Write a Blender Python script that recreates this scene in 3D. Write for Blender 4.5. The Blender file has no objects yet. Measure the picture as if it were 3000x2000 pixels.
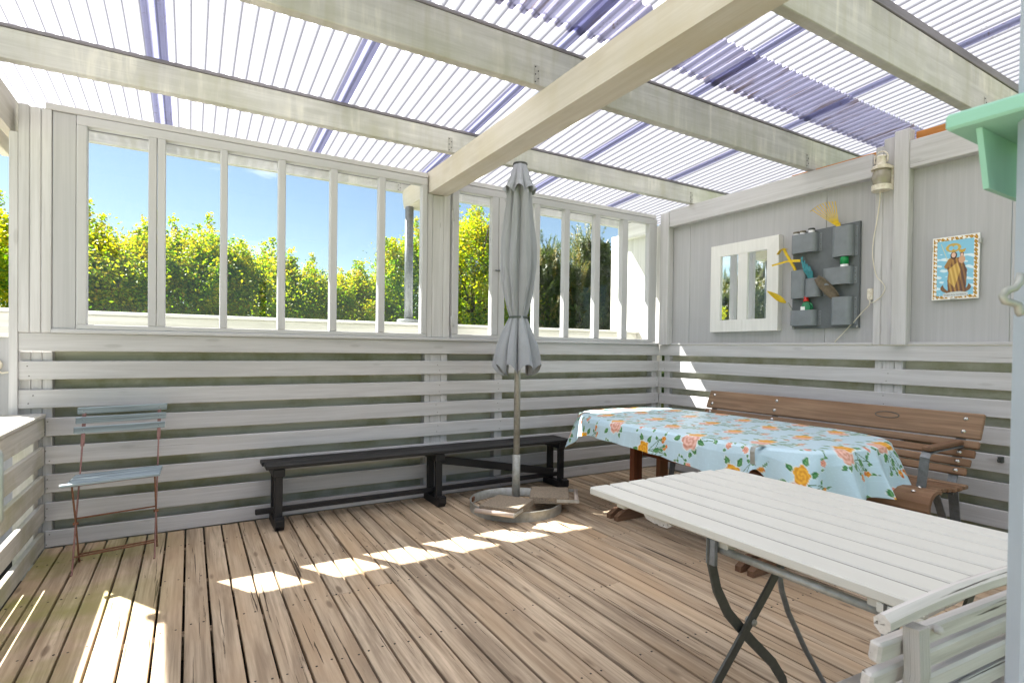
import bpy, math, random
import numpy as np
from mathutils import Vector, Matrix
random.seed(7); rng = np.random.default_rng(7)
S = bpy.context.scene
COL = S.collection
rad = math.radians

# ------------------------------------------------------------------ camera
F_PX, YAW, PIT, ROL = 1597.9, 0.5336, -0.012, 0.0128
CAM = Vector((-4.2063, -4.1077, 1.2))
d = Vector((math.sin(YAW)*math.cos(PIT), math.cos(YAW)*math.cos(PIT), math.sin(PIT)))
r0 = Vector((math.cos(YAW), -math.sin(YAW), 0)); u0 = r0.cross(d)
rr = r0*math.cos(ROL) + u0*math.sin(ROL); uu = u0*math.cos(ROL) - r0*math.sin(ROL)
cam = bpy.data.cameras.new('camera'); co = bpy.data.objects.new('camera', cam); COL.objects.link(co)
co.matrix_world = Matrix(((rr.x, uu.x, -d.x, CAM.x), (rr.y, uu.y, -d.y, CAM.y), (rr.z, uu.z, -d.z, CAM.z), (0, 0, 0, 1)))
cam.sensor_width = 36; cam.lens = F_PX/3000*36; cam.shift_y = 40.2/3000
cam.clip_start = 0.05; cam.clip_end = 2000
cam.dof.use_dof = True; cam.dof.focus_distance = 3.6; cam.dof.aperture_fstop = 8.0
S.camera = co
# ------------------------------------------------------------------ light
SUN = Vector((-0.64, 1.0, 1.355)).normalized()          # towards the sun
EL = math.asin(SUN.z); ROT = math.atan2(SUN.x, SUN.y)
sl = bpy.data.lights.new('sun', 'SUN'); sl.energy = 5.0; sl.angle = rad(0.5); sl.color = (1, 0.965, 0.915)
so = bpy.data.objects.new('sun', sl); COL.objects.link(so)
so.rotation_euler = (-SUN).to_track_quat('-Z', 'Y').to_euler(); so.location = (-10, 15, 20)
W = bpy.data.worlds.new('World'); S.world = W; W.use_nodes = True
nt = W.node_tree; bg = nt.nodes['Background']
sky = nt.nodes.new('ShaderNodeTexSky'); sky.sky_type = 'NISHITA'; sky.sun_disc = False
sky.sun_elevation = EL; sky.sun_rotation = ROT; sky.dust_density = 0.3; sky.ozone_density = 3.0; sky.air_density = 1.0
tc = nt.nodes.new('ShaderNodeTexCoord'); mp = nt.nodes.new('ShaderNodeMapping'); mp.inputs['Scale'].default_value = (1.6, 1.6, 6.0)
mp.inputs['Location'].default_value = (0.35, 0.2, 0.1)
cn = nt.nodes.new('ShaderNodeTexNoise'); cn.inputs['Scale'].default_value = 2.2; cn.inputs['Detail'].default_value = 8; cn.inputs['Roughness'].default_value = .55
cr = nt.nodes.new('ShaderNodeValToRGB'); cr.color_ramp.elements[0].position = .57; cr.color_ramp.elements[1].position = .72
mx = nt.nodes.new('ShaderNodeMix'); mx.data_type = 'RGBA'; mx.inputs['B'].default_value = (5.5, 5.7, 6.0, 1)
L = nt.links
L.new(tc.outputs['Generated'], mp.inputs['Vector']); L.new(mp.outputs[0], cn.inputs['Vector']); L.new(cn.outputs['Fac'], cr.inputs[0])
tn = nt.nodes.new('ShaderNodeMix'); tn.data_type = 'RGBA'; tn.blend_type = 'MULTIPLY'; tn.inputs['Factor'].default_value = 1; tn.inputs['B'].default_value = (.62, .585, .53, 1)
L.new(sky.outputs[0], tn.inputs['A']); L.new(cr.outputs[0], mx.inputs['Factor']); L.new(tn.outputs['Result'], mx.inputs['A']); L.new(mx.outputs['Result'], bg.inputs['Color'])
bg.inputs['Strength'].default_value = 0.06
S.view_settings.view_transform = 'Standard'; S.view_settings.look = 'None'
S.view_settings.exposure = 2.36; S.view_settings.gamma = 1; S.view_settings.use_curve_mapping = False
S.render.engine = 'CYCLES'
S.cycles.max_bounces = 10; S.cycles.diffuse_bounces = 6; S.cycles.transmission_bounces = 6; S.cycles.transparent_max_bounces = 24
S.cycles.use_denoising = True; S.cycles.sample_clamp_indirect = 8
S.render.resolution_x = 1024; S.render.resolution_y = 682

# ------------------------------------------------------------------ materials
def srgb(r, g, b):
    f = lambda c: (c/255/12.92) if c/255 <= .04045 else ((c/255+.055)/1.055)**2.4
    return (f(r), f(g), f(b), 1)
class N:
    def __init__(s, name):
        s.m = bpy.data.materials.new(name); s.m.use_nodes = True
        s.t = s.m.node_tree; s.b = s.t.nodes['Principled BSDF']; s.out = s.t.nodes['Material Output']
    def n(s, typ, ins=None, **kw):
        x = s.t.nodes.new('ShaderNode'+typ)
        for k, v in kw.items(): setattr(x, k, v)
        for k, v in (ins or {}).items():
            if hasattr(v, 'is_output'): s.t.links.new(v, x.inputs[k])
            else: x.inputs[k].default_value = v
        return x
    def l(s, a, b): s.t.links.new(a, b)
    def mix(s, fac, a, b, typ='MIX'):
        x = s.n('Mix', data_type='RGBA', blend_type=typ)
        for k, v in (('Factor', fac), ('A', a), ('B', b)):
            if hasattr(v, 'is_output'): s.l(v, x.inputs[k])
            else: x.inputs[k].default_value = v
        return x.outputs['Result']
    def math(s, op, a, b=0.0, clamp=False):
        x = s.n('Math', operation=op, use_clamp=clamp)
        for i, v in enumerate((a, b)):
            if hasattr(v, 'is_output'): s.l(v, x.inputs[i])
            else: x.inputs[i].default_value = v
        return x.outputs[0]
    def ramp(s, fac, *stops):
        x = s.n('ValToRGB'); s.l(fac, x.inputs[0]); e = x.color_ramp.elements
        while len(e) < len(stops): e.new(.5)
        for el, (p, c) in zip(e, stops):
            el.position = p; el.color = c if not isinstance(c, (int, float)) else (c, c, c, 1)
        return x.outputs[0]
    def noise(s, vec, scale, detail=4, rough=.55, dist=0.):
        x = s.n('TexNoise', {'Scale': scale, 'Detail': detail, 'Roughness': rough, 'Distortion': dist})
        s.l(vec, x.inputs['Vector']); return x.outputs['Fac']
    def map(s, vec, sc, loc=(0, 0, 0)):
        x = s.n('Mapping'); s.l(vec, x.inputs['Vector']); x.inputs['Scale'].default_value = sc; x.inputs['Location'].default_value = loc
        return x.outputs[0]
    def bump(s, h, strength=.3, dist=.002):
        x = s.n('Bump', {'Strength': strength, 'Distance': dist}); s.l(h, x.inputs['Height']); s.l(x.outputs[0], s.b.inputs['Normal'])

def wood(name, base, dark, rough=.6, grain=.5, knots=.5, cracks=.3, var=.12, warm=None, stain=None, stain_amt=.0, bump=.4, gloss=.3, drips=False, algae=False, gx=1.3, gy=26, ckw=0., ks=1.):
    """painted or bare board; 'wc' = board coordinates in metres (along, across, depth)"""
    k = N(name)
    wc = k.n('Attribute', attribute_name='wc').outputs['Vector']
    rn = k.n('Attribute', attribute_name='rnd').outputs['Fac']
    g1 = k.noise(k.map(wc, (gx, gy, gy)), 1.0, 6, .6, .6)
    g2 = k.noise(k.map(wc, (gx*2.2, gy*4.2, gy*4.2)), 1.0, 4, .6)
    vor = k.n('TexVoronoi', {'Scale': 1.0}); k.l(k.map(wc, (2.3, 8.5, 8.5)), vor.inputs['Vector'])
    kn = k.ramp(vor.outputs['Distance'], (.0, 1.), (.13*ks, .85), (.21*ks, 0.))
    cx = k.noise(k.map(wc, (1.1, 46, 46), (3, 7, 1)), 1.0, 5, .62, 1.2)
    ck = k.ramp(cx, (.68-ckw, 0.), (.73-ckw, 1.))
    gm = k.ramp(g1, (.38, 0.), (.62, 1.))
    c = k.mix(k.math('MULTIPLY', gm, grain), base, dark)
    c = k.mix(k.math('MULTIPLY', k.ramp(g2, (.45, 0.), (.7, 1.)), grain*.6), c, dark)
    if warm is not None:
        c = k.mix(k.ramp(k.noise(k.map(wc, (.9, 3, 3), (5, 1, 2)), 1, 3), (.42, 0.), (.68, .8)), c, warm)
    if stain is not None:
        c = k.mix(k.math('MULTIPLY', k.ramp(k.noise(wc, 2.2, 6, .65), (.45, 0.), (.62, 1.)), stain_amt), c, stain)
    if drips:
        dn = k.noise(k.map(wc, (13, 1.6, 1.6)), 1.0, 4, .6, .3)
        dn2 = k.noise(k.map(wc, (2.5, 6, 6), (2, 2, 2)), 1.0, 3)
        c = k.mix(k.math('MULTIPLY', k.ramp(dn, (.5, 0.), (.72, 1.)), k.ramp(dn2, (.4, 0.), (.6, .75))), c, srgb(226, 222, 208))
        c = k.mix(k.math('MULTIPLY', k.ramp(dn, (.3, 1.), (.48, 0.)), .35), c, srgb(164, 160, 132))
    c = k.mix(k.math('MULTIPLY', kn, knots), c, dark)
    c = k.mix(k.math('MULTIPLY', ck, cracks), c, (dark[0]*.35, dark[1]*.33, dark[2]*.3, 1))
    v = k.math('ADD', k.math('MULTIPLY', rn, 2*var), 1-var)
    vc = k.n('CombineColor'); [k.l(v, vc.inputs[i]) for i in range(3)]
    c = k.mix(1.0, c, vc.outputs[0], 'MULTIPLY')
    if algae:
        pos = k.n('NewGeometry').outputs['Position']
        sp = k.n('SeparateXYZ'); k.l(pos, sp.inputs[0])
        ax = k.ramp(k.math('ADD', sp.outputs['X'], 5.0), (.15, 1.), (.85, 0.)) if False else None
        m1 = k.n('MapRange', {'From Min': -4.2, 'From Max': -4.75, 'To Min': 0., 'To Max': 1.}); k.l(sp.outputs['X'], m1.inputs['Value'])
        m2 = k.n('MapRange', {'From Min': -2.4, 'From Max': -1.0, 'To Min': .25, 'To Max': 1.}); k.l(sp.outputs['Y'], m2.inputs['Value'])
        a = k.math('MULTIPLY', k.math('MULTIPLY', m1.outputs[0], m2.outputs[0]), k.ramp(k.noise(pos, 2.6, 4, .6), (.40, 0.), (.62, .95)))
        c = k.mix(a, c, srgb(142, 138, 78))
    k.l(c, k.b.inputs['Base Color'])
    k.b.inputs['Roughness'].default_value = rough; k.b.inputs['Specular IOR Level'].default_value = gloss
    h = k.math('ADD', k.math('MULTIPLY', g1, .8), k.math('ADD', k.math('MULTIPLY', g2, .5), k.math('MULTIPLY', ck, -1.2)))
    k.bump(h, bump, .002)
    return k.m
def plain(name, col, rough=.5, metal=0., nscale=20, namt=.25, bump=.1, spec=.5, dark=None, coat=0):
    k = N(name); oc = k.n('TexCoord').outputs['Object']
    f = k.noise(oc, nscale, 5, .6)
    dk = dark if dark is not None else (col[0]*.55, col[1]*.55, col[2]*.55, 1)
    c = k.mix(k.math('MULTIPLY', k.ramp(f, (.4, 0.), (.7, 1.)), namt), col, dk)
    k.l(c, k.b.inputs['Base Color']); k.b.inputs['Roughness'].default_value = rough; k.b.inputs['Metallic'].default_value = metal
    k.b.inputs['Specular IOR Level'].default_value = spec; k.b.inputs['Coat Weight'].default_value = coat
    k.bump(f, bump, .003); return k.m
def sheet(name, col, dirt, valley=.9):
    k = N(name); k.t.nodes.remove(k.b)
    oc = k.n('TexCoord').outputs['Object']
    f = k.noise(k.map(oc, (14, 1.3, 3)), 1.0, 5, .6)
    g = k.noise(oc, 42, 3, .6, 1.0)
    h = k.noise(k.map(oc, (1.2, 1.2, 1.2), (4, 0, 0)), 1.0, 3)
    c = k.mix(k.ramp(f, (.42, 0.), (.75, dirt)), col, (col[0]*.72, col[1]*.70, col[2]*.68, 1))
    if valley < .5 and dirt > .9: c = k.mix(k.ramp(k.noise(k.map(oc, (40, 2.5, 3)), 1., 4), (.56, 0.), (.66, .8)), c, srgb(132, 112, 96))
    c = k.mix(k.math('MULTIPLY', k.ramp(g, (.60, 0.), (.66, 1.)), k.ramp(h, (.42, .0), (.58, dirt))), c, srgb(120, 98, 66))
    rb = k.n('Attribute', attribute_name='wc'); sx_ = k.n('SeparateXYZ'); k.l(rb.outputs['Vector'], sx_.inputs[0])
    c = k.mix(k.ramp(sx_.outputs['X'], (.25, valley), (1., 0.)), c, (col[0]*.20, col[1]*.20, col[2]*.22, 1))  # low flats darkened in colour, painting in the rib shading
    tr = k.n('BsdfTranslucent'); k.l(c, tr.inputs['Color'])
    df = k.n('BsdfDiffuse'); k.l(c, df.inputs['Color'])
    ms = k.n('MixShader', {0: .16}); k.l(tr.outputs[0], ms.inputs[1]); k.l(df.outputs[0], ms.inputs[2])
    k.l(ms.outputs[0], k.out.inputs['Surface']); return k.m
def glass(name, tint=(1, 1, 1, 1), rmin=.03):
    k = N(name); k.t.nodes.remove(k.b)
    tr = k.n('BsdfTransparent', {'Color': tint}); gl = k.n('BsdfGlossy', {'Roughness': .01, 'Color': (1, 1, 1, 1)})
    lw = k.n('LayerWeight', {'Blend': .5}); fr = k.math('ADD', k.math('MULTIPLY', k.math('POWER', lw.outputs['Facing'], 5.0), .9), rmin)
    ms = k.n('MixShader'); k.l(fr, ms.inputs[0])
    k.l(tr.outputs[0], ms.inputs[1]); k.l(gl.outputs[0], ms.inputs[2]); k.l(ms.outputs[0], k.out.inputs['Surface']); return k.m
def leafmat(name, cols, trans=.5, tint=(1.5, 1.7, .5, 1)):
    k = N(name); k.t.nodes.remove(k.b)
    rn = k.n('Attribute', attribute_name='rnd').outputs['Fac']
    c = k.ramp(rn, *[(i/(len(cols)-1), cc) for i, cc in enumerate(cols)])
    df = k.n('BsdfPrincipled', {'Roughness': .45, 'Specular IOR Level': .35}); k.l(c, df.inputs['Base Color'])
    tr = k.n('BsdfTranslucent'); k.l(k.mix(1., c, tint, 'MULTIPLY'), tr.inputs['Color'])
    ms = k.n('MixShader', {0: trans}); k.l(df.outputs[0], ms.inputs[1]); k.l(tr.outputs[0], ms.inputs[2])
    k.l(ms.outputs[0], k.out.inputs['Surface']); return k.m
def colattr(name, rough=.35, spec=.5, trans=0., weave=True):
    k = N(name); c = k.n('Attribute', attribute_name='paint').outputs['Color']
    k.l(c, k.b.inputs['Base Color']); k.b.inputs['Roughness'].default_value = rough; k.b.inputs['Specular IOR Level'].default_value = spec
    return k.m

M = {}
M['wall'] = wood('painted_grey_boards', srgb(199, 197, 197), srgb(166, 163, 161), .62, .42, .6, .7, .06, ks=.6)
M['rail'] = wood('painted_rail_boards', srgb(204, 200, 192), srgb(158, 153, 140), .62, .45, .35, .42, .05, stain=srgb(158, 156, 112), stain_amt=.55)
M['back'] = wood('dark_backing', srgb(200, 198, 182), srgb(168, 165, 148), .75, .5, .2, .3, .04, stain=srgb(132, 130, 80), stain_amt=.6)
M['panel'] = wood('grey_plywood', srgb(180, 179, 180), srgb(160, 159, 160), .65, .4, .08, .12, .03, gx=.9, gy=36, bump=.2)
M['white_wing'] = wood('white_plywood', srgb(232, 230, 224), srgb(186, 184, 176), .65, .5, .1, .2, .03, gx=.8, gy=20)
M['window'] = wood('window_paint', srgb(188, 187, 188), srgb(170, 168, 168), .5, .25, .1, .12, .02, bump=.15)
M['beam'] = wood('beam_paint', srgb(196, 195, 190), srgb(164, 162, 155), .65, .45, .5, .4, .05, drips=True, stain=srgb(166, 166, 146), stain_amt=.5)
M['girder'] = wood('girder_paint', srgb(198, 192, 180), srgb(174, 166, 150), .65, .4, .4, .35, .03, stain=srgb(184, 174, 148), stain_amt=.5)
M['batten'] = wood('batten_grey', srgb(136, 132, 138), srgb(104, 100, 104), .7, .5, .2, .3, .1)
M['deck'] = wood('deck_boards', srgb(204, 183, 156), srgb(114, 94, 74), .74, .68, .8, 1., .10, warm=srgb(186, 158, 126), algae=True, bump=1., gx=1.3, gy=20, ckw=.05, ks=.62)
M['orange'] = wood('raw_pine', srgb(196, 132, 66), srgb(150, 92, 40), .6, .5, .3, .2, .1)
M['black'] = wood('black_stain', srgb(38, 37, 38), srgb(22, 21, 22), .5, .6, .3, .5, .1, bump=.5, gloss=.4)
M['brown'] = wood('bench_teak', srgb(148, 120, 94), srgb(98, 74, 54), .6, .65, .12, .5, .06, warm=srgb(122, 88, 62), bump=.4)
M['redwood'] = wood('red_brown_legs', srgb(112, 62, 38), srgb(66, 34, 22), .45, .6, .2, .3, .1, warm=srgb(150, 104, 72))
M['footwood'] = wood('weathered_feet', srgb(128, 98, 74), srgb(86, 60, 44), .7, .6, .2, .5, .1)
M['table'] = wood('table_paint', srgb(207, 205, 195), srgb(197, 194, 183), .42, .2, .0, .03, .015, bump=.08, gloss=.4)
M['chairblue'] = wood('blue_grey_slats', srgb(164, 178, 184), srgb(112, 122, 126), .75, .75, .1, .8, .06, bump=.6, gy=50)
M['chairwhite'] = wood('worn_white_slats', srgb(226, 221, 215), srgb(170, 163, 154), .7, .5, .1, 1., .05, bump=.8, ckw=.07)
M['mirrorframe'] = wood('white_frame', srgb(226, 224, 220), srgb(200, 198, 192), .6, .3, .2, .3, .03)
M['handlewood'] = wood('pale_handle', srgb(196, 180, 166), srgb(150, 134, 122), .6, .5, .0, .3, .05, gy=60)
M['green'] = wood('mint_paint', srgb(146, 196, 175), srgb(134, 182, 160), .55, .3, .0, .05, .02, bump=.1)
M['rust'] = plain('rusty_steel', srgb(140, 98, 74), .75, .2, 60, .6, .3, dark=srgb(78, 46, 34))
M['rustpink'] = plain('faded_red_steel', srgb(150, 112, 104), .7, .1, 60, .5, .2)
M['galv'] = plain('galvanised_steel', srgb(176, 177, 172), .45, .35, 28, .55, .15, dark=srgb(128, 126, 108))
M['galvdark'] = plain('dull_galvanised', srgb(128, 131, 133), .5, .3, 40, .5, .15, dark=srgb(84, 86, 84))
M['legflat'] = plain('dark_flat_steel', srgb(86, 88, 84), .5, .4, 50, .5, .15)
M['bolt'] = plain('bolt_heads', srgb(214, 208, 200), .25, .9, 30, .3)
M['bracket'] = plain('painted_bracket', srgb(178, 176, 166), .5, .3, 60, .5, .1)
M['canopy'] = None
M['concrete'] = plain('paving_concrete', srgb(150, 136, 118), .9, 0, 90, .9, .8, .2)
M['organizer'] = plain('organizer_plastic', srgb(98, 103, 106), .45, 0, 14, .35, .05)
M['pocketp'] = plain('pocket_plastic', srgb(122, 127, 131), .4, 0, 14, .35, .05)  # lighter than the back board: front light put into the colour
M['yellow'] = plain('yellow_paint', srgb(226, 190, 30), .4, 0, 50, .4, .05, dark=srgb(150, 118, 40))
M['teal'] = plain('teal_paint', srgb(54, 132, 140), .5, 0, 60, .5, .1, dark=srgb(30, 84, 92))
M['greencap'] = plain('green_plastic', srgb(12, 140, 74), .35, 0, 10, .1)
M['bottlegreen'] = plain('bottle_green', srgb(34, 122, 80), .3, 0, 10, .2)
M['red'] = plain('red_cap', srgb(206, 44, 34), .35, 0, 10, .1)
M['whitep'] = plain('white_label', srgb(232, 232, 230), .4, 0, 10, .1)
M['creamp'] = plain('cream_lantern_paint', srgb(226, 219, 204), .5, 0, 38, .7, .4, dark=srgb(176, 158, 132))
M['cable'] = plain('cream_cable', srgb(222, 214, 196), .5, 0, 20, .2)
M['lens'] = plain('frosted_lens', srgb(152, 144, 128), .22, 0, 6, .35, .02, coat=.5)
M['scoop'] = plain('muddy_steel', srgb(112, 100, 82), .7, .3, 60, .7, .3)
M['mirror'] = plain('mirror_glass', (.86, .9, .9, 1), .02, 1.0, 3, .06, 0)
M['mirror_edge'] = plain('dark_rebate', srgb(112, 110, 102), .6)
M['glass'] = glass('window_glass', (.97, .985, .98, 1), .022)
M['doorpaint'] = plain('blue_grey_door', srgb(168, 180, 190), .45, 0, 8, .15)
M['seam_shade'] = plain('groove_shade', srgb(96, 92, 82), .9, 0, 30, .4)  # shade between the table planks, given as a dark colour
M['walldark'] = plain('painted_screw_heads', srgb(120, 116, 110), .6)
M['nail'] = plain('nail_heads', srgb(62, 52, 46), .6, .5, 80, .5)
M['dirt'] = plain('dark_soil', srgb(46, 40, 32), .95, 0, 30, .4, .3)
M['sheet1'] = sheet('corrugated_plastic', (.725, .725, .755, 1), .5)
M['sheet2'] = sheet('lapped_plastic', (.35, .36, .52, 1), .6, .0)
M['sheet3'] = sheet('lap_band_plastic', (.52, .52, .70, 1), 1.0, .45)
M['lid'] = plain('jar_lid', srgb(120, 112, 96), .45, .4, 30, .5)
M['leaf'] = leafmat('maple_leaves', [srgb(54, 88, 22), srgb(92, 128, 22), srgb(140, 158, 26), srgb(190, 172, 34), srgb(176, 128, 46)], .55, (1.35, 1.5, .45, 1))
M['needle'] = leafmat('pine_needles', [srgb(66, 80, 46), srgb(100, 112, 66), srgb(132, 134, 80), srgb(190, 158, 98)], .35, (1.2, 1.25, .7, 1))
M['bark'] = plain('bark', srgb(92, 78, 64), .9, 0, 14, .6, .5)
M['lawn'] = plain('lawn_grass', srgb(96, 116, 54), .9, 0, 3, .5, .4)
M['pave'] = plain('pale_paving', srgb(196, 194, 188), .85, 0, 8, .3, .2)
def canopy_mat():
    k = N('umbrella_fabric'); oc = k.n('TexCoord').outputs['Object']
    f = k.noise(k.map(oc, (5, 5, 2)), 1.0, 4)
    w = k.noise(oc, 700, 2)
    c = k.mix(k.ramp(f, (.35, 0.), (.7, .5)), srgb(158, 161, 166), srgb(138, 140, 146))
    k.l(c, k.b.inputs['Base Color']); k.b.inputs['Roughness'].default_value = .85; k.b.inputs['Specular IOR Level'].default_value = .15
    k.b.inputs['Sheen Weight'].default_value = .2; k.bump(k.noise(k.map(oc, (26, 26, 7)), 1.0, 4, .6, .8), .55, .012)
    return k.m
M['canopy'] = canopy_mat()
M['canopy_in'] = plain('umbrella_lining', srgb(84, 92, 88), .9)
M['cloth'] = colattr('printed_oilcloth', .34, .45)
M['tile'] = colattr('printed_tile', .25, .5)
M['clothback'] = plain('oilcloth_back', srgb(168, 160, 140), .9, 0, 300, .2, .1)

# ------------------------------------------------------------------ mesh collecting
class MB:
    def __init__(s): s.v = []; s.f = []; s.w = []; s.r = []; s.mi = []; s.sm = []
    def add(s, vs, fs, wc=None, rnd=None, mi=0, smooth=False):
        o = len(s.v); n = len(vs)
        if rnd is None: rnd = random.random()
        off = Vector((random.uniform(-40, 40), random.uniform(-40, 40), random.uniform(-40, 40)))
        s.v += [tuple(v) for v in vs]
        if wc is None: wc = vs
        s.w += [tuple(Vector(w)+off) for w in wc]; s.r += [rnd]*n
        s.f += [tuple(i+o for i in f) for f in fs]; s.mi += [mi]*len(fs); s.sm += [smooth]*len(fs)
    def box(s, c, size, rot=None, ch=.002, mi=0, rnd=None, taper=None):
        """chamfered box, centre c, size, optional 3x3/4x4 rotation"""
        hx, hy, hz = [x/2 for x in size]; ch = min(ch, hx*.45, hy*.45, hz*.45)
        H = (hx, hy, hz); vs = []; idx = {}
        for sx in (-1, 1):
            for sy in (-1, 1):
                for sz in (-1, 1):
                    for a in range(3):
                        p = [sx*hx, sy*hy, sz*hz]
                        for b in range(3):
                            if b != a: p[b] -= (sx, sy, sz)[b]*ch
                        idx[(sx, sy, sz, a)] = len(vs); vs.append(Vector(p))
        fs = []
        R = (-1, 1)
        for a in range(3):
            b, c2 = (a+1) % 3, (a+2) % 3
            for sa in R:
                q = []
                for sb, sc in ((-1, -1), (1, -1), (1, 1), (-1, 1)):
                    t = [0, 0, 0]; t[a] = sa; t[b] = sb; t[c2] = sc; q.append(idx[(t[0], t[1], t[2], a)])
                fs.append(q if sa > 0 else q[::-1])
        for a in range(3):      # edges parallel to axis a
            b, c2 = (a+1) % 3, (a+2) % 3
            for sb in R:
                for sc in R:
                    t0 = [0, 0, 0]; t0[b] = sb; t0[c2] = sc
                    tm = list(t0); tm[a] = -1; tp = list(t0); tp[a] = 1
                    q = [idx[(*tm, b)], idx[(*tp, b)], idx[(*tp, c2)], idx[(*tm, c2)]]
                    fs.append(q if sb*sc < 0 else q[::-1])
        for sx in R:
            for sy in R:
                for sz in R:
                    q = [idx[(sx, sy, sz, a)] for a in range(3)]
                    fs.append(q if sx*sy*sz > 0 else q[::-1])
        order = sorted(range(3), key=lambda i: -size[i])
        wc = [Vector((v[order[0]], v[order[1]], v[order[2]])) for v in vs]
        if taper: vs = [taper(v) for v in vs]
        if rot is not None: vs = [rot @ v for v in vs]
        C = Vector(c); vs = [v+C for v in vs]
        s.add(vs, fs, wc, rnd, mi)
        return s
    def bb(s, x0, x1, y0, y1, z0, z1, **k):
        return s.box(((x0+x1)/2, (y0+y1)/2, (z0+z1)/2), (abs(x1-x0), abs(y1-y0), abs(z1-z0)), **k)
    def beam(s, a, b, w, h, up=(0, 0, 1), **k):
        """box from a to b, width w (sideways) height h (along up)"""
        a, b = Vector(a), Vector(b); x = (b-a); Ln = x.length; x.normalize()
        y = Vector(up).cross(x).normalized(); z = x.cross(y)
        R = Matrix((x, y, z)).transposed()
        return s.box((a+b)/2, (Ln, w, h), rot=R, **k)
    def tube(s, pts, r, n=10, mi=0, cap=True, smooth=True, flat=None):
        """tube through pts; r number or list; flat=(scale_a, scale_b, up) for strips"""
        pts = [Vector(p) for p in pts]; m = len(pts)
        rs = r if isinstance(r, (list, tuple)) else [r]*m
        vs = []; wc = []; acc = 0; prev = None
        for i, p in enumerate(pts):
            t = (pts[min(i+1, m-1)]-pts[max(i-1, 0)]).normalized()
            if prev is None:
                ref = Vector((0, 0, 1)) if abs(t.z) < .9 else Vector((1, 0, 0))
                if flat: ref = Vector(flat[2])
                a = (ref - t*ref.dot(t)).normalized()
            else: a = (prev - t*prev.dot(t)).normalized()
            prev = a; b = t.cross(a)
            if i: acc += (p-pts[i-1]).length
            fa, fb = (flat[0], flat[1]) if flat else (1, 1)
            for j in range(n):
                th = 2*math.pi*(j+.5)/n
                cx, cy = math.cos(th), math.sin(th)
                if flat:
                    cx = (1 if cx > 0 else -1); cy = (1 if cy > 0 else -1)
                vs.append(p + a*cx*rs[i]*fa + b*cy*rs[i]*fb); wc.append((acc, rs[i]*math.cos(th), rs[i]*math.sin(th)))
        fs = []
        for i in range(m-1):
            for j in range(n):
                fs.append((i*n+j, i*n+(j+1) % n, (i+1)*n+(j+1) % n, (i+1)*n+j))
        if cap: fs += [tuple(range(n))[::-1], tuple(range((m-1)*n, m*n))]
        s.add(vs, fs, wc, None, mi, smooth); return s
    def sweep(s, pts, h, w, up, ch=.006, mi=0):
        pts = [Vector(p) for p in pts]; up = Vector(up); hh, hw = h/2, w/2
        sec = [(hh, hw-ch), (hh-ch, hw), (-hh+ch, hw), (-hh, hw-ch), (-hh, -hw+ch), (-hh+ch, -hw), (hh-ch, -hw), (hh, -hw+ch)]
        vs = []; wc = []; acc = 0; m = len(pts)
        for i, p in enumerate(pts):
            t = (pts[min(i+1, m-1)]-pts[max(i-1, 0)]).normalized(); a = (up-t*up.dot(t)).normalized(); b = t.cross(a)
            if i: acc += (p-pts[i-1]).length
            for (u_, v_) in sec: vs.append(p+a*u_+b*v_); wc.append((acc, u_, v_))
        fs = [(i*8+j, i*8+(j+1) % 8, (i+1)*8+(j+1) % 8, (i+1)*8+j) for i in range(m-1) for j in range(8)]+[tuple(range(8))[::-1], tuple(range((m-1)*8, m*8))]
        s.add(vs, fs, wc, None, mi); return s
    def strip(s, pts, wdt, thk, up, mi=0):
        """flat bar: wdt along 'up', thk across"""
        return s.tube(pts, 1.0, 4, mi, True, False, flat=(wdt/2, thk/2, up))
    def lathe(s, c, prof, n=24, mi=0, axis=(0, 0, 1), smooth=True, cap=True):
        c = Vector(c); ax = Vector(axis).normalized()
        a = ax.orthogonal().normalized(); b = ax.cross(a); vs = []
        for (rr_, h) in prof:
            for j in range(n):
                th = 2*math.pi*j/n; vs.append(c+ax*h+a*rr_*math.cos(th)+b*rr_*math.sin(th))
        m = len(prof); fs = []
        for i in range(m-1):
            for j in range(n): fs.append((i*n+j, i*n+(j+1) % n, (i+1)*n+(j+1) % n, (i+1)*n+j))
        if cap: fs += [tuple(range(n))[::-1], tuple(range((m-1)*n, m*n))]
        s.add(vs, fs, None, None, mi, smooth); return s
    def prism(s, poly, off, mi=0, smooth=False):
        """closed polygon (3d points) extruded by vector off"""
        p = [Vector(q) for q in poly]; o = Vector(off); n = len(p)
        s.add(p+[q+o for q in p], [tuple(range(n))[::-1], tuple(range(n, 2*n))]+[(i, (i+1) % n, n+(i+1) % n, n+i) for i in range(n)], None, None, mi, smooth); return s
    def build(s, name, mats, parent=None, loc=None):
        me = bpy.data.meshes.new(name)
        mats = mats if isinstance(mats, (list, tuple)) else [mats]
        base = Vector((0, 0, 0))
        if loc is not None: base = Vector(loc)
        elif parent is None and s.v:
            a = np.array(s.v); base = Vector(((a[:, 0].min()+a[:, 0].max())/2, (a[:, 1].min()+a[:, 1].max())/2, a[:, 2].min()))
        P = Vector((0, 0, 0))
        if parent is not None:
            q = parent
            while q is not None: P += q.location; q = q.parent
            if loc is None: base = P
        me.from_pydata([(v[0]-base.x, v[1]-base.y, v[2]-base.z) for v in s.v], [], s.f)
        for m in mats: me.materials.append(M[m] if isinstance(m, str) else m)
        a = me.attributes.new('wc', 'FLOAT_VECTOR', 'POINT'); a.data.foreach_set('vector', np.array(s.w, dtype=np.float32).ravel())
        a = me.attributes.new('rnd', 'FLOAT', 'POINT'); a.data.foreach_set('value', np.array(s.r, dtype=np.float32))
        me.polygons.foreach_set('material_index', s.mi); me.polygons.foreach_set('use_smooth', s.sm)
        me.update()
        o = bpy.data.objects.new(name, me); COL.objects.link(o)
        if parent is not None: o.parent = parent
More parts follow.
